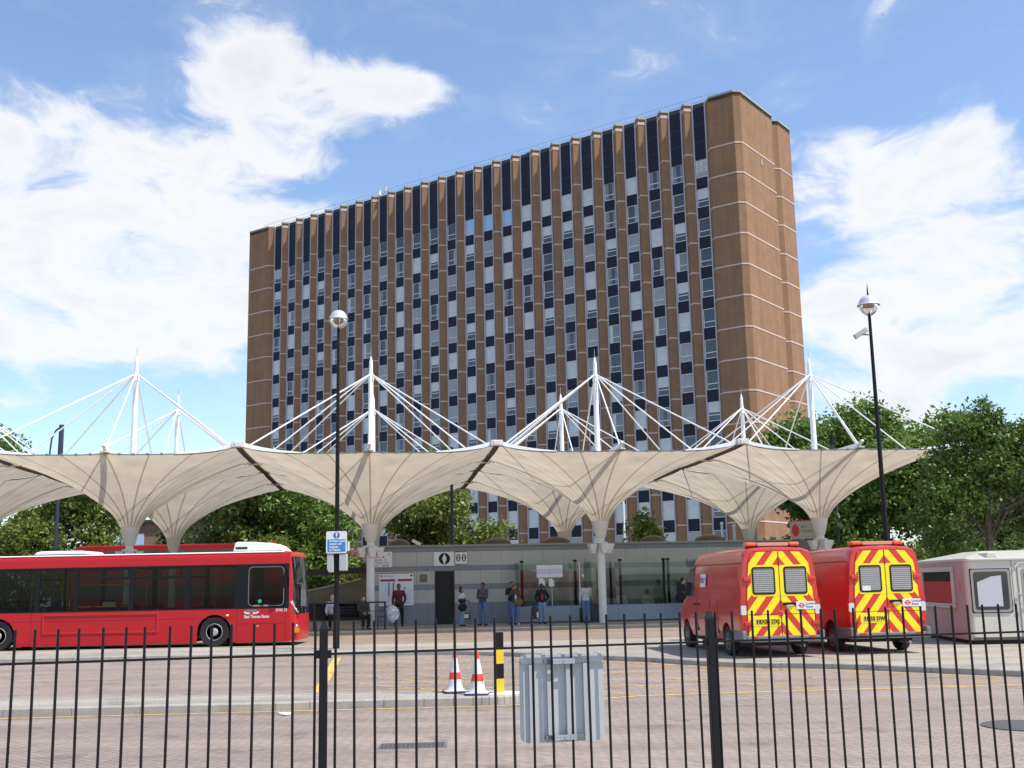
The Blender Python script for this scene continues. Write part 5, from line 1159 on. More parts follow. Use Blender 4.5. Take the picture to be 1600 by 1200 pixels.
b = MB(); b.prism(smooth_pts([(-.42, -.28), (.1, -.34), (.30, -.2), (.33, 0), (.24, .2), (0, .28), (-.4, .25)], 3), 'z', -.004, .012); tag(b.build('painted_nose', mat('white_worn_paint', (.66, .64, .60), .8, noise=(9, .2)), loc=(-.30, 18.55, .126)), 'worn white painted patch on the kerb nose under the bollard', 'painted patch')

# ------------------------------------------------------------------ foreground fence
FT = .21; FD = Vector((1, FT, 0)).normalized(); FZ = 6.9
def FP(x): return Vector((x, FZ + FT * x, .12))
F_ = empty('metal_fence', FP(0), atan2(FT, 1), 'black vertical bar fence crossing the foreground', 'fence')
sc_ = sqrt(1 + FT * FT)
b = MB(); b.box(-4.4, 4.6, -.006, .006, 1.342, 1.355); b.build('rail', M_BLACK, F_)
b = MB(); b.box(-4.4, 4.6, -.006, .006, .10, .13); b.build('rail', M_BLACK, F_)
posts = [-1.118 * sc_, 1.197 * sc_, -3.485 * sc_, 3.56 * sc_]
bar = None
def bar_mesh(): b = MB(); b.tube((0, 0, .05), (0, 0, 1.528), .0078, n=8); b.tube((0, 0, 1.528), (0, 0, 1.532), .0078, .004, n=8); return b.mesh('bar', M_BLACK)
BMESH = bar_mesh()
for k in range(74):
    x_ = -1.118 * sc_ + .068 + (k - 30) * .1168
    if x_ < -4.2 or x_ > 4.4 or any(abs(x_ - p) < .032 for p in posts): continue
    o = bpy.data.objects.new('bar', BMESH); COL.objects.link(o); o.parent = F_; o.location = (x_, 0, 0); o.rotation_euler = (0, RAD(random.Random(k).uniform(-.45, .45)), 0)
for p in posts:
    b = MB(); b.prism(rrect(-.024, .024, -.024, .024, .005, 2), 'z', -.02, 1.49, 0)
    vs = [(x * .024, y * .024, 1.49) for x, y in ((-1, -1), (1, -1), (1, 1), (-1, 1))] + [(x * .011, y * .011, 1.535) for x, y in ((-1, -1), (1, -1), (1, 1), (-1, 1))]
    b.add(vs, [(0, 1, 5, 4), (1, 2, 6, 5), (2, 3, 7, 6), (3, 0, 4, 7), (4, 5, 6, 7)]); o = b.build('post', M_BLACK, F_, loc=(p, 0, 0))
    b = MB(); b.box(-.045, -.024, -.016, .016, 1.325, 1.37); b.box(.024, .045, -.016, .016, 1.325, 1.37); b.tube((-.038, -.02, 1.347), (-.038, -.016, 1.347), .01); b.build('rail_bracket', M_BLACK, o)
# back of a road sign fixed to the fence
s = empty('sign_board', FP(.275), atan2(FT, 1), 'grey metal back of a road sign clamped to the fence', 'sign board')
M_AL = mat('sign_aluminium', (.44, .455, .46), .55, noise=(5, .06))
b = MB(); b.prism(rrect(-.262, .262, .79, 1.305, .05, 5), 'y', .050, .054); b.build('plate', M_AL, s)
for x_ in (-.205, -.095, .02, .13): b = MB(); b.box(x_, x_ + .026, .030, .050, .792, 1.245); b.build('stiffener', M_AL, s)
b = MB(); b.prism(rrect(-.259, .259, 1.250, 1.302, .025), 'y', .034, .050); b.build('top_stiffener', M_AL, s)
for z_ in (1.262, .822):
    b = MB(); b.box(-.115, .12, .014, .034, z_ - .012, z_ + .012, 0); b.box(-.066, .068, -.012, -.006, z_ - .014, z_ + .016, 1); b.tube((0, -.018, z_), (0, .05, z_), .006, m=1)
    for q in range(6): b.tube((-.05 + q * .02, -.0135, z_ + .002), (-.05 + q * .02, -.012, z_ + .002), .003, n=6, m=0)
    b.build('clamp', [M_GREYP, M_GALV], s)
# ------------------------------------------------------------------ trees
def leaf_mat(name, c1, c2, trans=.3):
    m = bpy.data.materials.new(name); m.use_nodes = True; nn, ll = nodes(m); nn.clear()
    gi = N(m, 'ShaderNodeNewGeometry'); rp = N(m, 'ShaderNodeValToRGB'); ll.new(gi.outputs['Random Per Island'], rp.inputs[0])
    rp.color_ramp.elements[0].color = (*c1, 1); rp.color_ramp.elements[1].color = (*c2, 1)
    d_ = N(m, 'ShaderNodeBsdfPrincipled'); d_.inputs['Roughness'].default_value = .45; ll.new(rp.outputs[0], d_.inputs['Base Color']); d_.inputs['Specular IOR Level'].default_value = .45
    t_ = N(m, 'ShaderNodeBsdfTranslucent'); ll.new(rp.outputs[0], t_.inputs[0])
    mx_ = N(m, 'ShaderNodeMixShader'); mx_.inputs[0].default_value = trans; ll.new(d_.outputs[0], mx_.inputs[1]); ll.new(t_.outputs[0], mx_.inputs[2])
    o_ = N(m, 'ShaderNodeOutputMaterial'); ll.new(mx_.outputs[0], o_.inputs[0]); return m
M_BARK = mat('bark', (.10, .075, .05), .9, noise=(4, .3), bump=(20, .5))
M_L1 = leaf_mat('leaves_green', (.085, .15, .028), (.24, .34, .07)); M_L2 = leaf_mat('leaves_yellow_green', (.07, .115, .022), (.29, .33, .07)); M_L3 = leaf_mat('leaves_dark', (.04, .07, .014), (.12, .18, .04)); M_L4 = leaf_mat('leaves_olive', (.06, .11, .018), (.18, .26, .05), .35)
def tree(name, loc, H, blobs, leafm, n, size, seed, label, lean=0.0, multi=1, droop=0.0, fork=.25):
    """blobs: (x, y, z, rx, ry, rz) in metres from the foot; leaves gather in tufts on and inside each blob"""
    r = empty(name, loc, 0, label, 'tree', 'trees around the bus station'); rs = np.random.RandomState(seed); rn = random.Random(seed)
    b = MB(); cz = max(q[2] for q in blobs)
    for k in range(multi):
        fx = rn.uniform(-.3, .3) * (multi > 1); top = Vector((lean + fx * 3, 0, H * .62)); f0 = Vector((fx * .5, 0, H * fork))
        tr_ = .028 * H / sqrt(multi)
        b.path([(fx * .3, 0, 0), tuple(f0), tuple(f0.lerp(top, .5) + Vector((rn.uniform(-.2, .2), 0, 0))), tuple(top)], [tr_, tr_ * .75, tr_ * .5, tr_ * .25], 9)
        for q in blobs:
            if rn.random() < (.8 if multi == 1 else .5):
                s0 = f0.lerp(top, rn.uniform(0, .7)); e = Vector(q[:3]); mid = s0.lerp(e, .5) + Vector((rn.uniform(-.3, .3), rn.uniform(-.3, .3), rn.uniform(-.2, .4)))
                b.path([tuple(s0), tuple(mid), tuple(e)], [tr_ * .4, tr_ * .26, tr_ * .08], 6)
                for _ in range(3):
                    e2 = e + Vector((rn.uniform(-1, 1) * q[3], rn.uniform(-1, 1) * q[4], rn.uniform(-.6, 1) * q[5])) * .8; b.path([tuple(mid.lerp(e, .6)), tuple(e2)], [tr_ * .12, tr_ * .03], 5)
    b.build('trunk', M_BARK, r, smooth=True)
    vol = np.array([(q[3] * q[4] * q[5]) ** .67 for q in blobs]); vol /= vol.sum()
    # tufts
    nt = n // 26; bi = rs.choice(len(blobs), nt, p=vol); B_ = np.array(blobs)
    d = rs.normal(size=(nt, 3)); d /= np.linalg.norm(d, axis=1)[:, None]; rad = rs.uniform(.25, 1, nt) ** .45 * (1 + .12 * rs.normal(size=nt))
    tc_ = B_[bi, :3] + d * rad[:, None] * B_[bi, 3:6]
    tsz = size * rs.uniform(1.2, 3.2, nt)
    ti = rs.randint(0, nt, n); c = tc_[ti] + rs.normal(size=(n, 3)) * (tsz[ti][:, None] * .75) * np.array([1, 1, .7])
    if droop: c[:, 2] -= droop * np.abs(rs.normal(size=n)) * .5
    nrm = rs.normal(size=(n, 3)) + np.array([0, 0, .8]); nrm /= np.linalg.norm(nrm, axis=1)[:, None]
    a = np.cross(nrm, rs.normal(size=(n, 3))); a /= np.linalg.norm(a, axis=1)[:, None]; bb_ = np.cross(nrm, a)
    s = size * rs.uniform(.55, 1.15, n)[:, None]
    v = np.stack([c - a * s, c - bb_ * s * .5 + nrm * s * .1, c + a * s, c + bb_ * s * .5 + nrm * s * .1], 1).reshape(-1, 3)
    me = bpy.data.meshes.new('crown'); me.vertices.add(4 * n); me.vertices.foreach_set('co', v.ravel().astype(np.float32)); me.loops.add(4 * n); me.loops.foreach_set('vertex_index', np.arange(4 * n, dtype=np.int32))
    me.polygons.add(n); me.polygons.foreach_set('loop_start', np.arange(0, 4 * n, 4, dtype=np.int32)); me.polygons.foreach_set('loop_total', np.full(n, 4, dtype=np.int32)); me.update(); me.materials.append(leafm)
    o = bpy.data.objects.new('crown', me); COL.objects.link(o); o.parent = r
    return r
def blobset(seed, w_, z0, z1, k, rr=.42, top=.5):
    rn = random.Random(seed); out = []
    for i in range(k):
        t = (i + .5) / k; z = z0 + (z1 - z0) * t; ww = w_ * sqrt(max(.08, 1 - abs((t - .42) / .62) ** 2))
        out.append((rn.uniform(-ww, ww) * .72, rn.uniform(-ww, ww) * .5, z, w_ * rr * rn.uniform(.7, 1.1), w_ * rr * rn.uniform(.7, 1.1), w_ * rr * rn.uniform(.55, .85)))
    return out
def P2(px, Y): return (px - 800) / 1760 * Y
tree('broadleaf_tree', (P2(-10, 75), 75, 0), 13.5, blobset(1, 4.4, 3, 12.0, 13), M_L1, 17100, 0.187, 1, 'green tree at the far left edge, its top above the canopy')
tree('broadleaf_tree', (P2(95, 72), 72, 0), 10, blobset(2, 4.6, 1.8, 8.2, 13), M_L2, 26600, 0.173, 2, 'yellow-green tree behind the street lamp at the left')
tree('broadleaf_tree', (P2(290, 78), 78, 0), 8, blobset(21, 2.6, 2.0, 6.0, 7), M_L3, 9500, 0.173, 21, 'small dark tree between the rear canopy column and the brick wall')
tree('broadleaf_tree', (P2(415, 66), 66, 0), 11, blobset(3, 5.0, 1.6, 8.6, 16), M_L1, 41800, 0.173, 3, 'bright green tree behind the front of the single-deck bus')
tree('broadleaf_tree', (P2(688, 66), 66, 0), 10, blobset(4, 3.6, 3.2, 8.6, 13), M_L2, 28500, 0.158, 4, 'yellow-tipped tree behind the station toilet doorway')
tree('young_tree', (P2(1004, 60), 60, 0), 5.2, [(0, 0, 3.9, .5, .5, .55), (-.25, 0, 4.6, .35, .3, .4), (.35, .1, 4.2, .35, .3, .35), (.05, 0, 5.1, .22, .2, .3)], M_L1, 1100, .17, 5, 'small young tree showing above the station roof before the tower')
tree('broadleaf_tree', (P2(1260, 66), 66, 0), 11.5, blobset(6, 4.2, 1.5, 10.2, 16), M_L1, 34200, 0.173, 6, 'green tree behind the right-hand canopy mast')
tree('broadleaf_tree', (P2(1375, 60), 60, 0), 12, blobset(7, 4.0, 1.5, 10.2, 16), M_L1, 38000, 0.166, 7, 'tall green tree behind the right lamp post')
tree('broadleaf_tree', (P2(1500, 64), 64, 0), 12, blobset(8, 4.4, 1.5, 10.0, 14), M_L1, 34200, 0.173, 8, 'green tree in the background at the right behind the olive tree')
tree('broadleaf_tree', (P2(1620, 62), 62, 0), 12, blobset(9, 4.4, 1.5, 9.6, 13), M_L3, 26600, 0.180, 9, 'dark green background tree cut by the right edge')
tree('acacia_tree', (15.0, 36.0, 0), 7.6, [(-1.35, -.2, 4.6, .8, .7, .5), (-1.0, .3, 5.5, .8, .7, .5), (-.6, 0, 6.4, .8, .7, .55), (.1, 0, 7.0, .5, .5, .45), (.5, .2, 6.3, .9, .8, .6), (1.3, -.2, 5.9, .9, .8, .6), (1.9, 0, 6.5, .8, .7, .5), (2.3, .2, 5.0, .9, .8, .7), (-1.7, 0, 3.7, .8, .7, .5),
      (.2, -.4, 5.2, .9, .7, .6), (.9, .3, 4.5, .9, .7, .5), (-.7, -.3, 4.2, .9, .7, .5), (2.6, 0, 3.9, .9, .8, .6), (-1.2, .2, 2.9, .7, .7, .4), (3.0, .3, 6.0, .8, .8, .6), (1.6, .4, 3.4, .7, .7, .4), (0.1, .4, 3.5, .6, .6, .35)],
     M_L4, 25000, .085, 10, 'drooping olive-green tree with slim forked trunk behind the kiosk', multi=3, droop=.25, fork=.36)
# low shrubs closing the view behind the vans and bus
for i, (px, Y, w_, h_) in enumerate(((1230, 57, 2.2, 3.0), (1330, 55, 2.4, 3.0), (1420, 54, 2.4, 2.8), (1540, 52, 3.0, 3.0), (1640, 50, 3.0, 3.2), (40, 70, 3.5, 3.4), (500, 62, 1.6, 2.6), (640, 58, 2.0, 3.6))):
    t_ = tree('shrub', (P2(px, Y), Y, 0), h_, blobset(40 + i, w_ * .8, .6, h_ * .8, 5, .6), M_L3 if i % 2 else M_L1, 6650, 0.144, 40 + i,
         ['dark shrub behind the left van roof', 'leafy shrub between the two vans, behind', 'dark shrub behind the right van roof', 'leafy shrub behind the kiosk window', 'dark shrub at the right edge behind the kiosk', 'leafy shrub low at the left behind the bus', 'dark shrub beside the brick wall by the bus nose', 'leafy shrub behind the station roof below the yellow-tipped tree'][i])
    t_['category'] = 'shrub'; t_['group'] = 'shrubs around the bus station'
# ------------------------------------------------------------------ background walls and ramp at the left of the station
M_BR2 = pavers('red_brick_wall', (.34, .17, .11), (.27, .13, .085), (.30, .26, .22), .23, .075, 0, .5)
nn, ll = nodes(M_BR2)
for nd in list(nn):
    if nd.type == 'MAPPING': nd.inputs['Rotation'].default_value = (pi / 2, 0, 0)
H1 = empty('brick_house', (P2(215, 84), 84, 0), 0, 'brown brick house with a pale blue banner behind the left columns', 'house')
b = MB(); b.box(-2.4, 5.0, 0, 6, 0, 6.8); b.build('wall', M_BR2, H1)
b = MB(); b.box(-1.6, .45, -.05, 0, 2.0, 6.0); b.build('banner', mat('banner_blue', (.50, .62, .78), .6), H1)
b = MB(); b.box(-2.5, 5.1, -.3, 6.1, 6.8, 7.0); b.build('roof', M_DKG, H1)
b = MB()
for i in range(5): b.tube((-2.6 + i * 1.9, -2, 3.2), (-2.6 + i * 1.9, -2, 4.6), .035, n=5)
b.tube((-2.6, -2, 4.6), (5, -2, 4.6), .035, n=5); tag(b.build('terrace_rail', M_RAIL, loc=(P2(215, 84), 84, 0)), 'thin dark rail along the terrace before the brick house', 'railing')
H2 = empty('brick_wall', (P2(468, 68), 68, 0), RAD(4), 'red brick boundary wall behind the lamp post and column', 'wall')
b = MB(); b.box(0, 6.5, 0, .4, 0, 4.0); b.build('wall', M_BR2, H2)
b = MB(); b.box(-.05, 6.6, -.12, .5, 3.15, 3.30); b.build('coping', mat('sand_coping', (.42, .36, .26), .8), H2)
H3 = empty('concrete_ramp', (P2(478, 58), 58, 0), RAD(3), 'dark concrete stair ramp left of the station wall', 'ramp')
b = MB(); b.prism([(0, 1.0), (4.0, 1.15), (4.0, 2.15), (2.6, 2.15), (0, 1.6)], 'y', 0, 2.5); b.build('parapet', M_CONC, H3)
b = MB(); b.prism([(-.5, 2.45), (4.0, 2.55), (4.0, 2.85), (-.5, 2.75)], 'y', 1.4, 2.2); b.build('upper_beam', mat('dark_beam', (.05, .045, .04), .8), H3)
b = MB(); b.box(-.6, 4.0, 2.55, 3.0, 0, 1.15); b.build('back_wall', mat('dark_beam', (0, 0, 0)), H3)
b = MB(); b.prism([(-.2, 1.58), (2.7, 2.14), (2.7, 2.22), (-.2, 1.66)], 'y', -.06, .0); b.build('handrail', mat('sand_coping', (0, 0, 0)), H3)
b = MB()
for i in range(12): b.box(.1 + i * .14, .115 + i * .14, -.4, -.38, .2, 1.35)
b.build('grating', M_RAIL, H3)
s = empty('globe_light', (P2(547, 60), 60, 0), 0, 'small white globe light on a post by the ramp', 'light')
b = MB(); b.tube((0, 0, 0), (0, 0, 1.7), .04); b.build('post', M_RAIL, s); b = MB(); b.ell((0, 0, 1.85), (.2, .2, .2)); b.build('globe', mat('globe_cream', (.7, .66, .5), .4), s, smooth=True)
# low wall / verge strips behind the platform so the ground does not read as empty
H4 = empty('planter_wall', (P2(1210, 53), 53, 0), E1A, 'long low concrete planter wall behind the vans', 'wall'); b = MB(); b.box(0, 22, 0, .35, 0, .9); b.build('wall', M_CONC, H4); b = MB(); b.box(-.05, 22.05, -.05, .4, .9, .97); b.build('coping', M_CONC, H4)

# ------------------------------------------------------------------ people
M_SK = {k: mat('skin_' + k, c, .55) for k, c in dict(light=(.52, .31, .22), tan=(.30, .165, .10), brown=(.16, .08, .05), dark=(.07, .035, .022)).items()}
def rot2(p, a): return (p[0] * cos(a) - p[1] * sin(a), p[0] * sin(a) + p[1] * cos(a), p[2])
def blobmesh(parts, name, m, parent, vox):
    """parts: ('c', p0, p1, r0, r1) tapered capsule | ('e', centre, radii) ellipsoid; fused into one continuous surface"""
    b = MB()
    for q in parts:
        if q[0] == 'c':
            p0, p1, r0, r1 = q[1:]; b.tube(p0, p1, r0, r1, 12); b.ell(p0, (r0,) * 3, 12, 8); b.ell(p1, (r1,) * 3, 12, 8)
        else: b.ell(q[1], q[2], 16, 10)
    o = b.build('tmp', m); md = o.modifiers.new('r', 'REMESH'); md.mode = 'VOXEL'; md.voxel_size = vox; sm_ = o.modifiers.new('s', 'SMOOTH'); sm_.iterations = 2; sm_.factor = .5
    return baked(o, name, m, parent)
def person(x, y, z, face, skin, top, bottom, hair, label, pose='stand', arms=('down', 'down'), H=1.72, hairlen='short', shoes=None, female=False, jacket=None, tuck=0.0, headturn=0.0, feet=.11):
    """face: heading in degrees, 0 faces the camera (-y); built facing -y"""
    k = H / 1.72; P = empty('person', (x, y, z), RAD(face), label, 'person', 'people waiting at the bus station')
    sk = M_SK[skin]; V = lambda *a: tuple(q * k for q in a); sw = .17 if female else .195; hw = .095
    sit = pose == 'sit'; zp = .52 if sit else .90; dz = zp - .90
    hipL, hipR = V(-hw, 0, zp), V(hw, 0, zp)
    if sit: kn = [V(-.13, -.42, .54), V(.13, -.42, .54)]; an = [V(-.12, -.38, .09), V(.12, -.38, .09)]
    else: kn = [V(-feet * .95, -.02, .49), V(feet * .95, -.02, .49)]; an = [V(-feet, .02, .08), V(feet, .02, .08)]
    toe = [(a[0] * 1.15, a[1] - .15 * k, .03 * k) for a in an]
    sh = [V(-sw, .01, 1.42 + dz), V(sw, .01, 1.42 + dz)]
    def arm(i, mode):
        s_ = -1 if i == 0 else 1
        e, w_ = {'down': (V(s_ * (sw + .05), .02, 1.13 + dz), V(s_ * (sw + .05), -.03, .88 + dz)),
                 'phone': (V(s_ * (sw + .03), -.04, 1.14 + dz), V(s_ * (sw - .08), -.27, 1.20 + dz)),
                 'belly': (V(s_ * (sw + .04), -.01, 1.14 + dz), V(s_ * .03, -.22, 1.06 + dz)),
                 'hip': (V(s_ * (sw + .15), .06, 1.17 + dz), V(s_ * (sw - .02), -.02, .98 + dz)),
                 'ear': (V(s_ * (sw + .08), -.12, 1.24 + dz), V(s_ * (.12), -.13, 1.50 + dz)),
                 'pocket': (V(s_ * (sw + .09), .05, 1.14 + dz), V(s_ * (sw + .01), -.03, .93 + dz)),
                 'lap': (V(s_ * (sw + .03), -.08, 1.15 + dz), V(s_ * .08, -.3, 1.02 + dz)),
                 'front': (V(s_ * (sw + .03), -.12, 1.16 + dz), V(s_ * (sw - .10), -.28, 1.10 + dz))}[mode]
        return e, w_
    A = [arm(0, arms[0]), arm(1, arms[1])]
    hd = V(0, -.01, 1.615 + dz); nk = V(0, .01, 1.47 + dz)
    body = [('e', V(0, 0, .96 + dz), V(.145, .105, .13)), ('e', V(0, .0, 1.13 + dz), V(.125, .095, .18)), ('e', V(0, .0, 1.31 + dz), V(.16, .11, .17)), ('c', sh[0], sh[1], .06 * k, .06 * k), ('c', nk, V(0, -.005, 1.56 + dz), .052 * k, .05 * k),
            ('e', hd, V(.074, .092, .115)), ('e', V(0, -.045, 1.565 + dz), V(.05, .055, .05)), ('e', V(0, -.105, 1.60 + dz), V(.012, .018, .02)), ('e', V(-.076, .0, 1.605 + dz), V(.012, .02, .03)), ('e', V(.076, .0, 1.605 + dz), V(.012, .02, .03))]
    for i in (0, 1):
        h_ = (hipL, hipR)[i]; e, w_ = A[i]; s_ = -1 if i == 0 else 1
        body += [('c', h_, kn[i], .080 * k, .055 * k), ('c', kn[i], an[i], .053 * k, .036 * k), ('c', an[i], toe[i], .038 * k, .03 * k), ('c', sh[i], e, .048 * k, .038 * k), ('c', e, w_, .037 * k, .026 * k)]
        d = (Vector(w_) - Vector(e)).normalized()
        if arms[i] in ('ear',): d = (Vector((0, 0, 1)) + d).normalized()
        side = d.cross(Vector((1, 0, 0))) if abs(d.x) < .8 else d.cross(Vector((0, 0, 1))); side.normalize()
        pc = Vector(w_) + d * .05 * k
        body.append(('c', w_, tuple(Vector(w_) + d * .075 * k), .026 * k, .032 * k))
        for f in range(4):
            o_ = side * (-.027 + f * .018) * k; ln = (.068, .08, .075, .058)[f] * k; base = Vector(w_) + d * .085 * k + o_; bend = Vector((0, -.25, -.2)) * ln
            mid = base + d * ln * .55; body += [('c', tuple(base), tuple(mid), .0095 * k, .009 * k), ('c', tuple(mid), tuple(mid + d * ln * .4 + bend * .5), .009 * k, .008 * k)]
        th = Vector(w_) + d * .03 * k - side * .03 * k; body.append(('c', tuple(th), tuple(th + (d - side * .7).normalized() * .055 * k), .011 * k, .009 * k))
    blobmesh(body, 'body', sk, P, .0095)
    # face
    b = MB()
    for s_ in (-1, 1): b.ell(V(s_ * .03, -.092, 1.625 + dz), V(.012, .008, .008), 8, 6)
    b.build('eyes', M_BLACK, P); b = MB(); b.ell(V(0, -.098, 1.555 + dz), V(.022, .008, .007), 8, 6); b.build('mouth', mat('lips', (.3, .07, .06), .5), P)
    # clothes
    sleeve = 1.0 if not (jacket == 'tee') else .0
    tz = tuck
    tp = [('e', V(0, 0, 1.00 + dz - tz), V(.18, .135, .13)), ('e', V(0, 0, 1.14 + dz), V(.165, .125, .18)), ('e', V(0, .0, 1.31 + dz), V(.195, .138, .165)), ('c', sh[0], sh[1], .074 * k, .074 * k)]
    for i in (0, 1):
        e, w_ = A[i]
        if jacket == 'tee': mid = Vector(sh[i]).lerp(Vector(e), .55); tp.append(('c', sh[i], tuple(mid), .068 * k, .062 * k))
        else: tp += [('c', sh[i], e, .068 * k, .056 * k), ('c', e, tuple(Vector(e).lerp(Vector(w_), .93)), .056 * k, .042 * k)]
    blobmesh(tp, 'jacket' if jacket == 'open' else 'shirt', top, P, .014)
    if jacket == 'open':
        b = MB(); b.ell(V(0, -.055, 1.20 + dz), V(.075, .09, .24), 14, 10); b.build('vest', female if not isinstance(female, bool) else M_SIGNW, P, smooth=True)
    tr = [('e', V(0, .01, .94 + dz), V(.155, .118, .11))]
    for i in (0, 1): h_ = (hipL, hipR)[i]; tr += [('c', h_, kn[i], .105 * k, .08 * k), ('c', kn[i], tuple(Vector(kn[i]).lerp(Vector(an[i]), .96)), .073 * k, .062 * k)]
    blobmesh(tr, 'trousers', bottom, P, .014)
    so = []
    for i in (0, 1): so += [('c', (an[i][0], an[i][1] + .03 * k, .045 * k), toe[i], .048 * k, .036 * k)]
    blobmesh(so[:1], 'shoe', shoes or M_BLACK, P, .012); blobmesh(so[1:], 'shoe', shoes or M_BLACK, P, .012)
    if hair:
        hp = [('e', V(0, .018, 1.655 + dz), V(.082, .092, .088))]
        if hairlen == 'long': hp += [('e', V(0, .06, 1.56 + dz), V(.085, .06, .14)), ('e', V(0, .085, 1.44 + dz), V(.075, .04, .12)), ('c', V(-.07, .01, 1.62 + dz), V(-.08, .02, 1.42 + dz), .028 * k, .02 * k), ('c', V(.07, .01, 1.62 + dz), V(.08, .02, 1.42 + dz), .028 * k, .02 * k)]
        if hairlen == 'tied': hp += [('e', V(.09, .06, 1.62 + dz), V(.07, .06, .06))]
        if hairlen == 'mid': hp += [('e', V(0, .05, 1.60 + dz), V(.088, .075, .11))]
        hp = [('e', V(0, .022, 1.665 + dz), V(.094, .104, .098))] + hp[1:]
        blobmesh(hp, 'hair', hair, P, .012)
    return P
def cloth(n, c): return mat('cloth_' + n, c, .9, noise=(14, .15))
C_MAR = cloth('maroon', (.10, .018, .025)); C_BLK = cloth('black', (.012, .012, .014)); C_JN = cloth('jeans', (.10, .16, .30)); C_JN2 = cloth('faded_jeans', (.19, .27, .36)); C_WH = cloth('white', (.55, .56, .62)); C_PUR = cloth('purple_grey', (.075, .07, .095))
C_OLV = cloth('olive', (.055, .05, .035)); C_GRN = cloth('green_stripes', (.22, .26, .12)); C_BRN = cloth('brown', (.07, .045, .025)); C_CRM = cloth('cream', (.42, .40, .30)); C_REDV = cloth('red', (.42, .02, .03)); C_LT = cloth('light_grey', (.50, .50, .46))
HB = mat('hair_black', (.010, .009, .009), .5); HBR = mat('hair_brown', (.06, .03, .018), .5)
def AT(px, v): # foot point on the platform for a picture column, v metres in from the column row
    t = (px - 800) / 1760; Y = (OC.y + v / cos(E1A) - OC.x * tan(E1A)) / (1 - t * tan(E1A)); return t * Y, Y
def put(px, v, *a, z=.15, **k): x, y = AT(px, v); return person(x, y, z, *a, **k)
put(619.5, 1.6, 8, 'brown', C_MAR, C_BLK, HB, 'man in a maroon shirt and black trousers in front of the information board', arms=('down', 'pocket'), H=1.73, feet=.15)
w1 = put(716, .3, 75, 'tan', C_WH, C_JN2, HB, 'woman in a white top with black shoulder bags by the doorway', arms=('down', 'front'), H=1.58, hairlen='long', jacket='tee', feet=.07)
m1 = put(748.5, .3, -30, 'brown', C_PUR, C_JN, HB, 'man in a dark purple shirt and jeans holding a phone', arms=('belly', 'phone'), H=1.72, feet=.14)
put(793.5, .7, 15, 'tan', C_BLK, C_JN, HB, 'man with black hair standing half hidden behind the long-haired woman', arms=('ear', 'down'), H=1.74, feet=.10)
w2 = put(798, .2, 12, 'tan', C_OLV, C_JN, HBR, 'long-haired woman in an olive jacket and jeans with a brown shoulder bag', arms=('ear', 'belly'), H=1.62, hairlen='long', jacket='open', female=C_WH, shoes=M_SIGNW, feet=.12)
w3 = put(839, .5, 10, 'dark', C_BLK, C_JN2, HB, 'woman in a black jacket over a red top, hands on hips', arms=('pocket', 'hip'), H=1.63, hairlen='tied', jacket='open', female=C_REDV, feet=.11)
put(906.5, .5, 185, 'light', C_LT, C_JN, HBR, 'person with reddish hair in a white shirt seen from behind', arms=('front', 'down'), H=1.66, hairlen='mid', feet=.08)
put(1057, 1.1, 85, 'light', C_BLK, C_BLK, HB, 'person in a black jacket with a grey sleeve at the nose of the left van', arms=('down', 'front'), H=1.76)
put(1019, 2.2, 190, 'brown', C_GRN, C_BLK, HB, 'standing man in a green striped top inside the waiting room', arms=('down', 'belly'), H=1.70)
put(1001, 2.55, 5, 'dark', C_CRM, C_BRN, HB, 'person in a cream jacket seated inside the waiting room', pose='sit', arms=('lap', 'lap'), H=1.66)
put(961, 2.55, 30, 'light', C_WH, C_BLK, mat('hair_grey', (.4, .38, .36), .5), 'grey-haired person in pale clothes seated behind the waiting room glass', pose='sit', arms=('lap', 'lap'), H=1.66)
put(929, 2.55, -20, 'dark', C_REDV, C_BLK, HB, 'person in red and black seated just left of the white column, behind glass', pose='sit', arms=('lap', 'lap'), H=1.70)
put(517.5, -.35, -20, 'light', C_WH, C_BLK, mat('hair_grey', (0, 0, 0)), 'person in a white shirt seated on the bench behind the left lamp post', pose='sit', arms=('lap', 'front'), H=1.72)
put(565, -.35, 25, 'light', C_OLV, C_BLK, HBR, 'person in dark clothes seated on the bench left of the white column', pose='sit', arms=('lap', 'belly'), H=1.66)
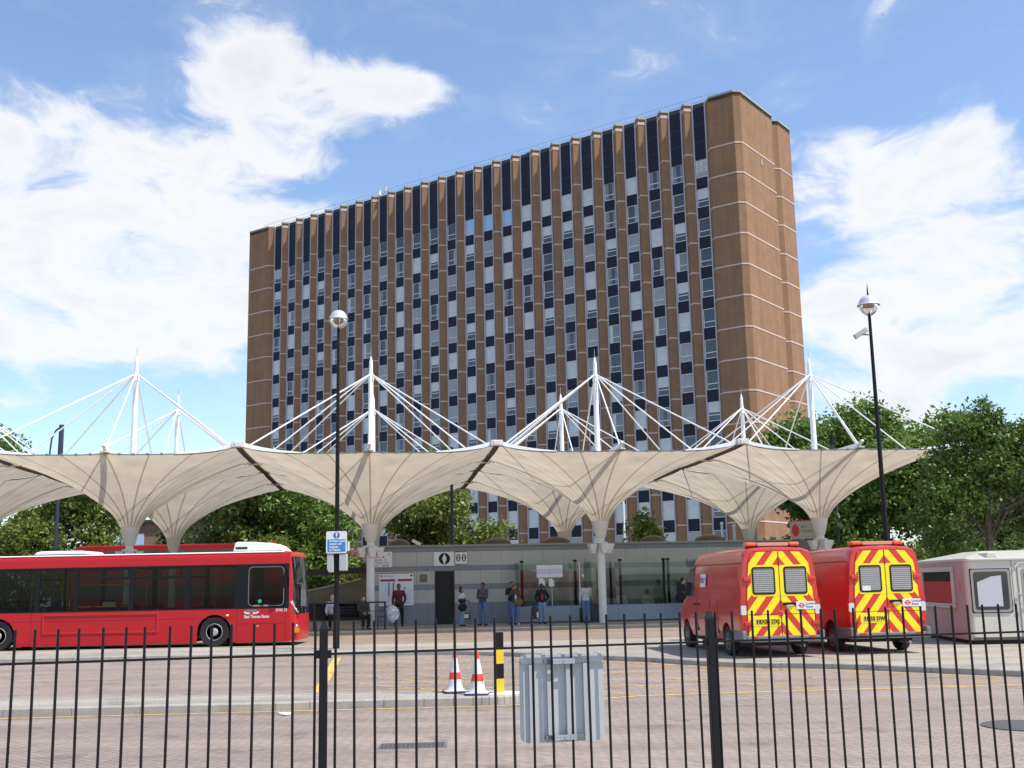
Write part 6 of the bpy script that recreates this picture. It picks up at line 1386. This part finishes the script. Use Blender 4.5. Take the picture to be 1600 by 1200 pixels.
# things carried or standing by people
def thingat(name, px, v, label, cat, rz=0): x, y = AT(px, v); return empty(name, (x, y, .15), rz, label, cat)
s = thingat('shoulder_bag', 717, .08, 'pair of black shoulder bags hanging from the woman in the white top', 'bag')
b = MB(); b.ell((0, -.06, 1.02), (.17, .10, .09)); b.build('upper_bag', C_BLK, s, smooth=True); b = MB(); b.ell((0.01, -.07, .76), (.19, .12, .17)); b.build('lower_bag', C_BLK, s, smooth=True)
b = MB(); b.path([(-.14, 0, 1.05), (-.08, -.02, 1.36), (.02, .12, 1.36)], .014, 6); b.path([(.13, 0, .85), (.05, -.1, 1.1)], .014, 6); b.build('strap', C_BLK, s)
s = thingat('shoulder_bag', 803, .0, 'brown leather shoulder bag of the long-haired woman', 'bag'); M_LEA = mat('brown_leather', (.13, .07, .03), .5, noise=(8, .2))
b = MB(); b.prism(rrect(-.19, .19, .80, 1.04, .06), 'y', -.06, .06); b.build('pouch', M_LEA, s, bevel=.03); b = MB(); b.prism(rrect(-.12, .12, .84, .95, .03), 'y', -.08, -.062); b.build('pocket', M_LEA, s, bevel=.01); b = MB(); b.path([(-.15, 0, 1.03), (-.16, .05, 1.3), (-.08, .12, 1.45)], .014, 6); b.build('strap', M_LEA, s)
s = thingat('mobile_phone', 741, .06, 'phone held up by the man in the purple shirt', 'phone'); b = MB(); b.box(-.025, .025, -.006, .006, 1.22, 1.33); b.build('case', M_BLACK, s, bevel=.004); b = MB(); b.box(-.021, .021, .0062, .0075, 1.235, 1.325); b.build('screen', mat('phone_screen', (.1, .14, .2), .1), s)
s = thingat('holdall', 827.5, .3, 'dark holdall with a white tag hanging beside the woman in red', 'bag'); b = MB(); b.prism(rrect(-.14, .14, .22, .72, .1), 'y', -.1, .1); b.build('bag', mat('holdall_plum', (.035, .02, .03), .6), s, bevel=.04); b = MB(); b.path([(-.08, 0, .7), (0, 0, .88), (.08, 0, .7)], .012, 6); b.build('handle', M_BLACK, s); b = MB(); b.box(.09, .16, -.115, -.1, .28, .5); b.build('tag', M_SIGNW, s)
def suitcase(px, v, w_, h_, m, label):
    s = thingat('suitcase', px, v, label, 'suitcase'); b = MB(); b.prism(rrect(-w_ / 2, w_ / 2, .06, h_, .06), 'y', -.13, .13); b.build('shell', m, s, bevel=.03)
    b = MB(); b.path([(-.08, .1, h_), (-.08, .1, h_ + .1), (.08, .1, h_ + .1), (.08, .1, h_)], .012, 6); b.build('handle', M_BLACK, s)
    for x_ in (-w_ / 2 + .06, w_ / 2 - .06): b = MB(); b.tube((x_ - .015, 0, .035), (x_ + .015, 0, .035), .035, n=12); b.build('wheel', M_RUBBER, s)
    return s
suitcase(920, .75, .38, .72, mat('suitcase_navy', (.03, .04, .07), .6, noise=(9, .1)), 'large navy suitcase right of the person in the white shirt')
suitcase(902, .85, .30, .62, mat('suitcase_black', (.015, .015, .017), .6), 'black suitcase behind the legs of the person in the white shirt')
s = thingat('kit_bag', 1052, .9, 'black bag carried by the person beside the left van', 'bag'); b = MB(); b.ell((-.03, -.02, .95), (.2, .13, .22)); b.build('bag', C_BLK, s, smooth=True); b = MB(); b.path([(-.1, 0, 1.1), (.05, .1, 1.45)], .014, 6); b.build('strap', C_BLK, s)
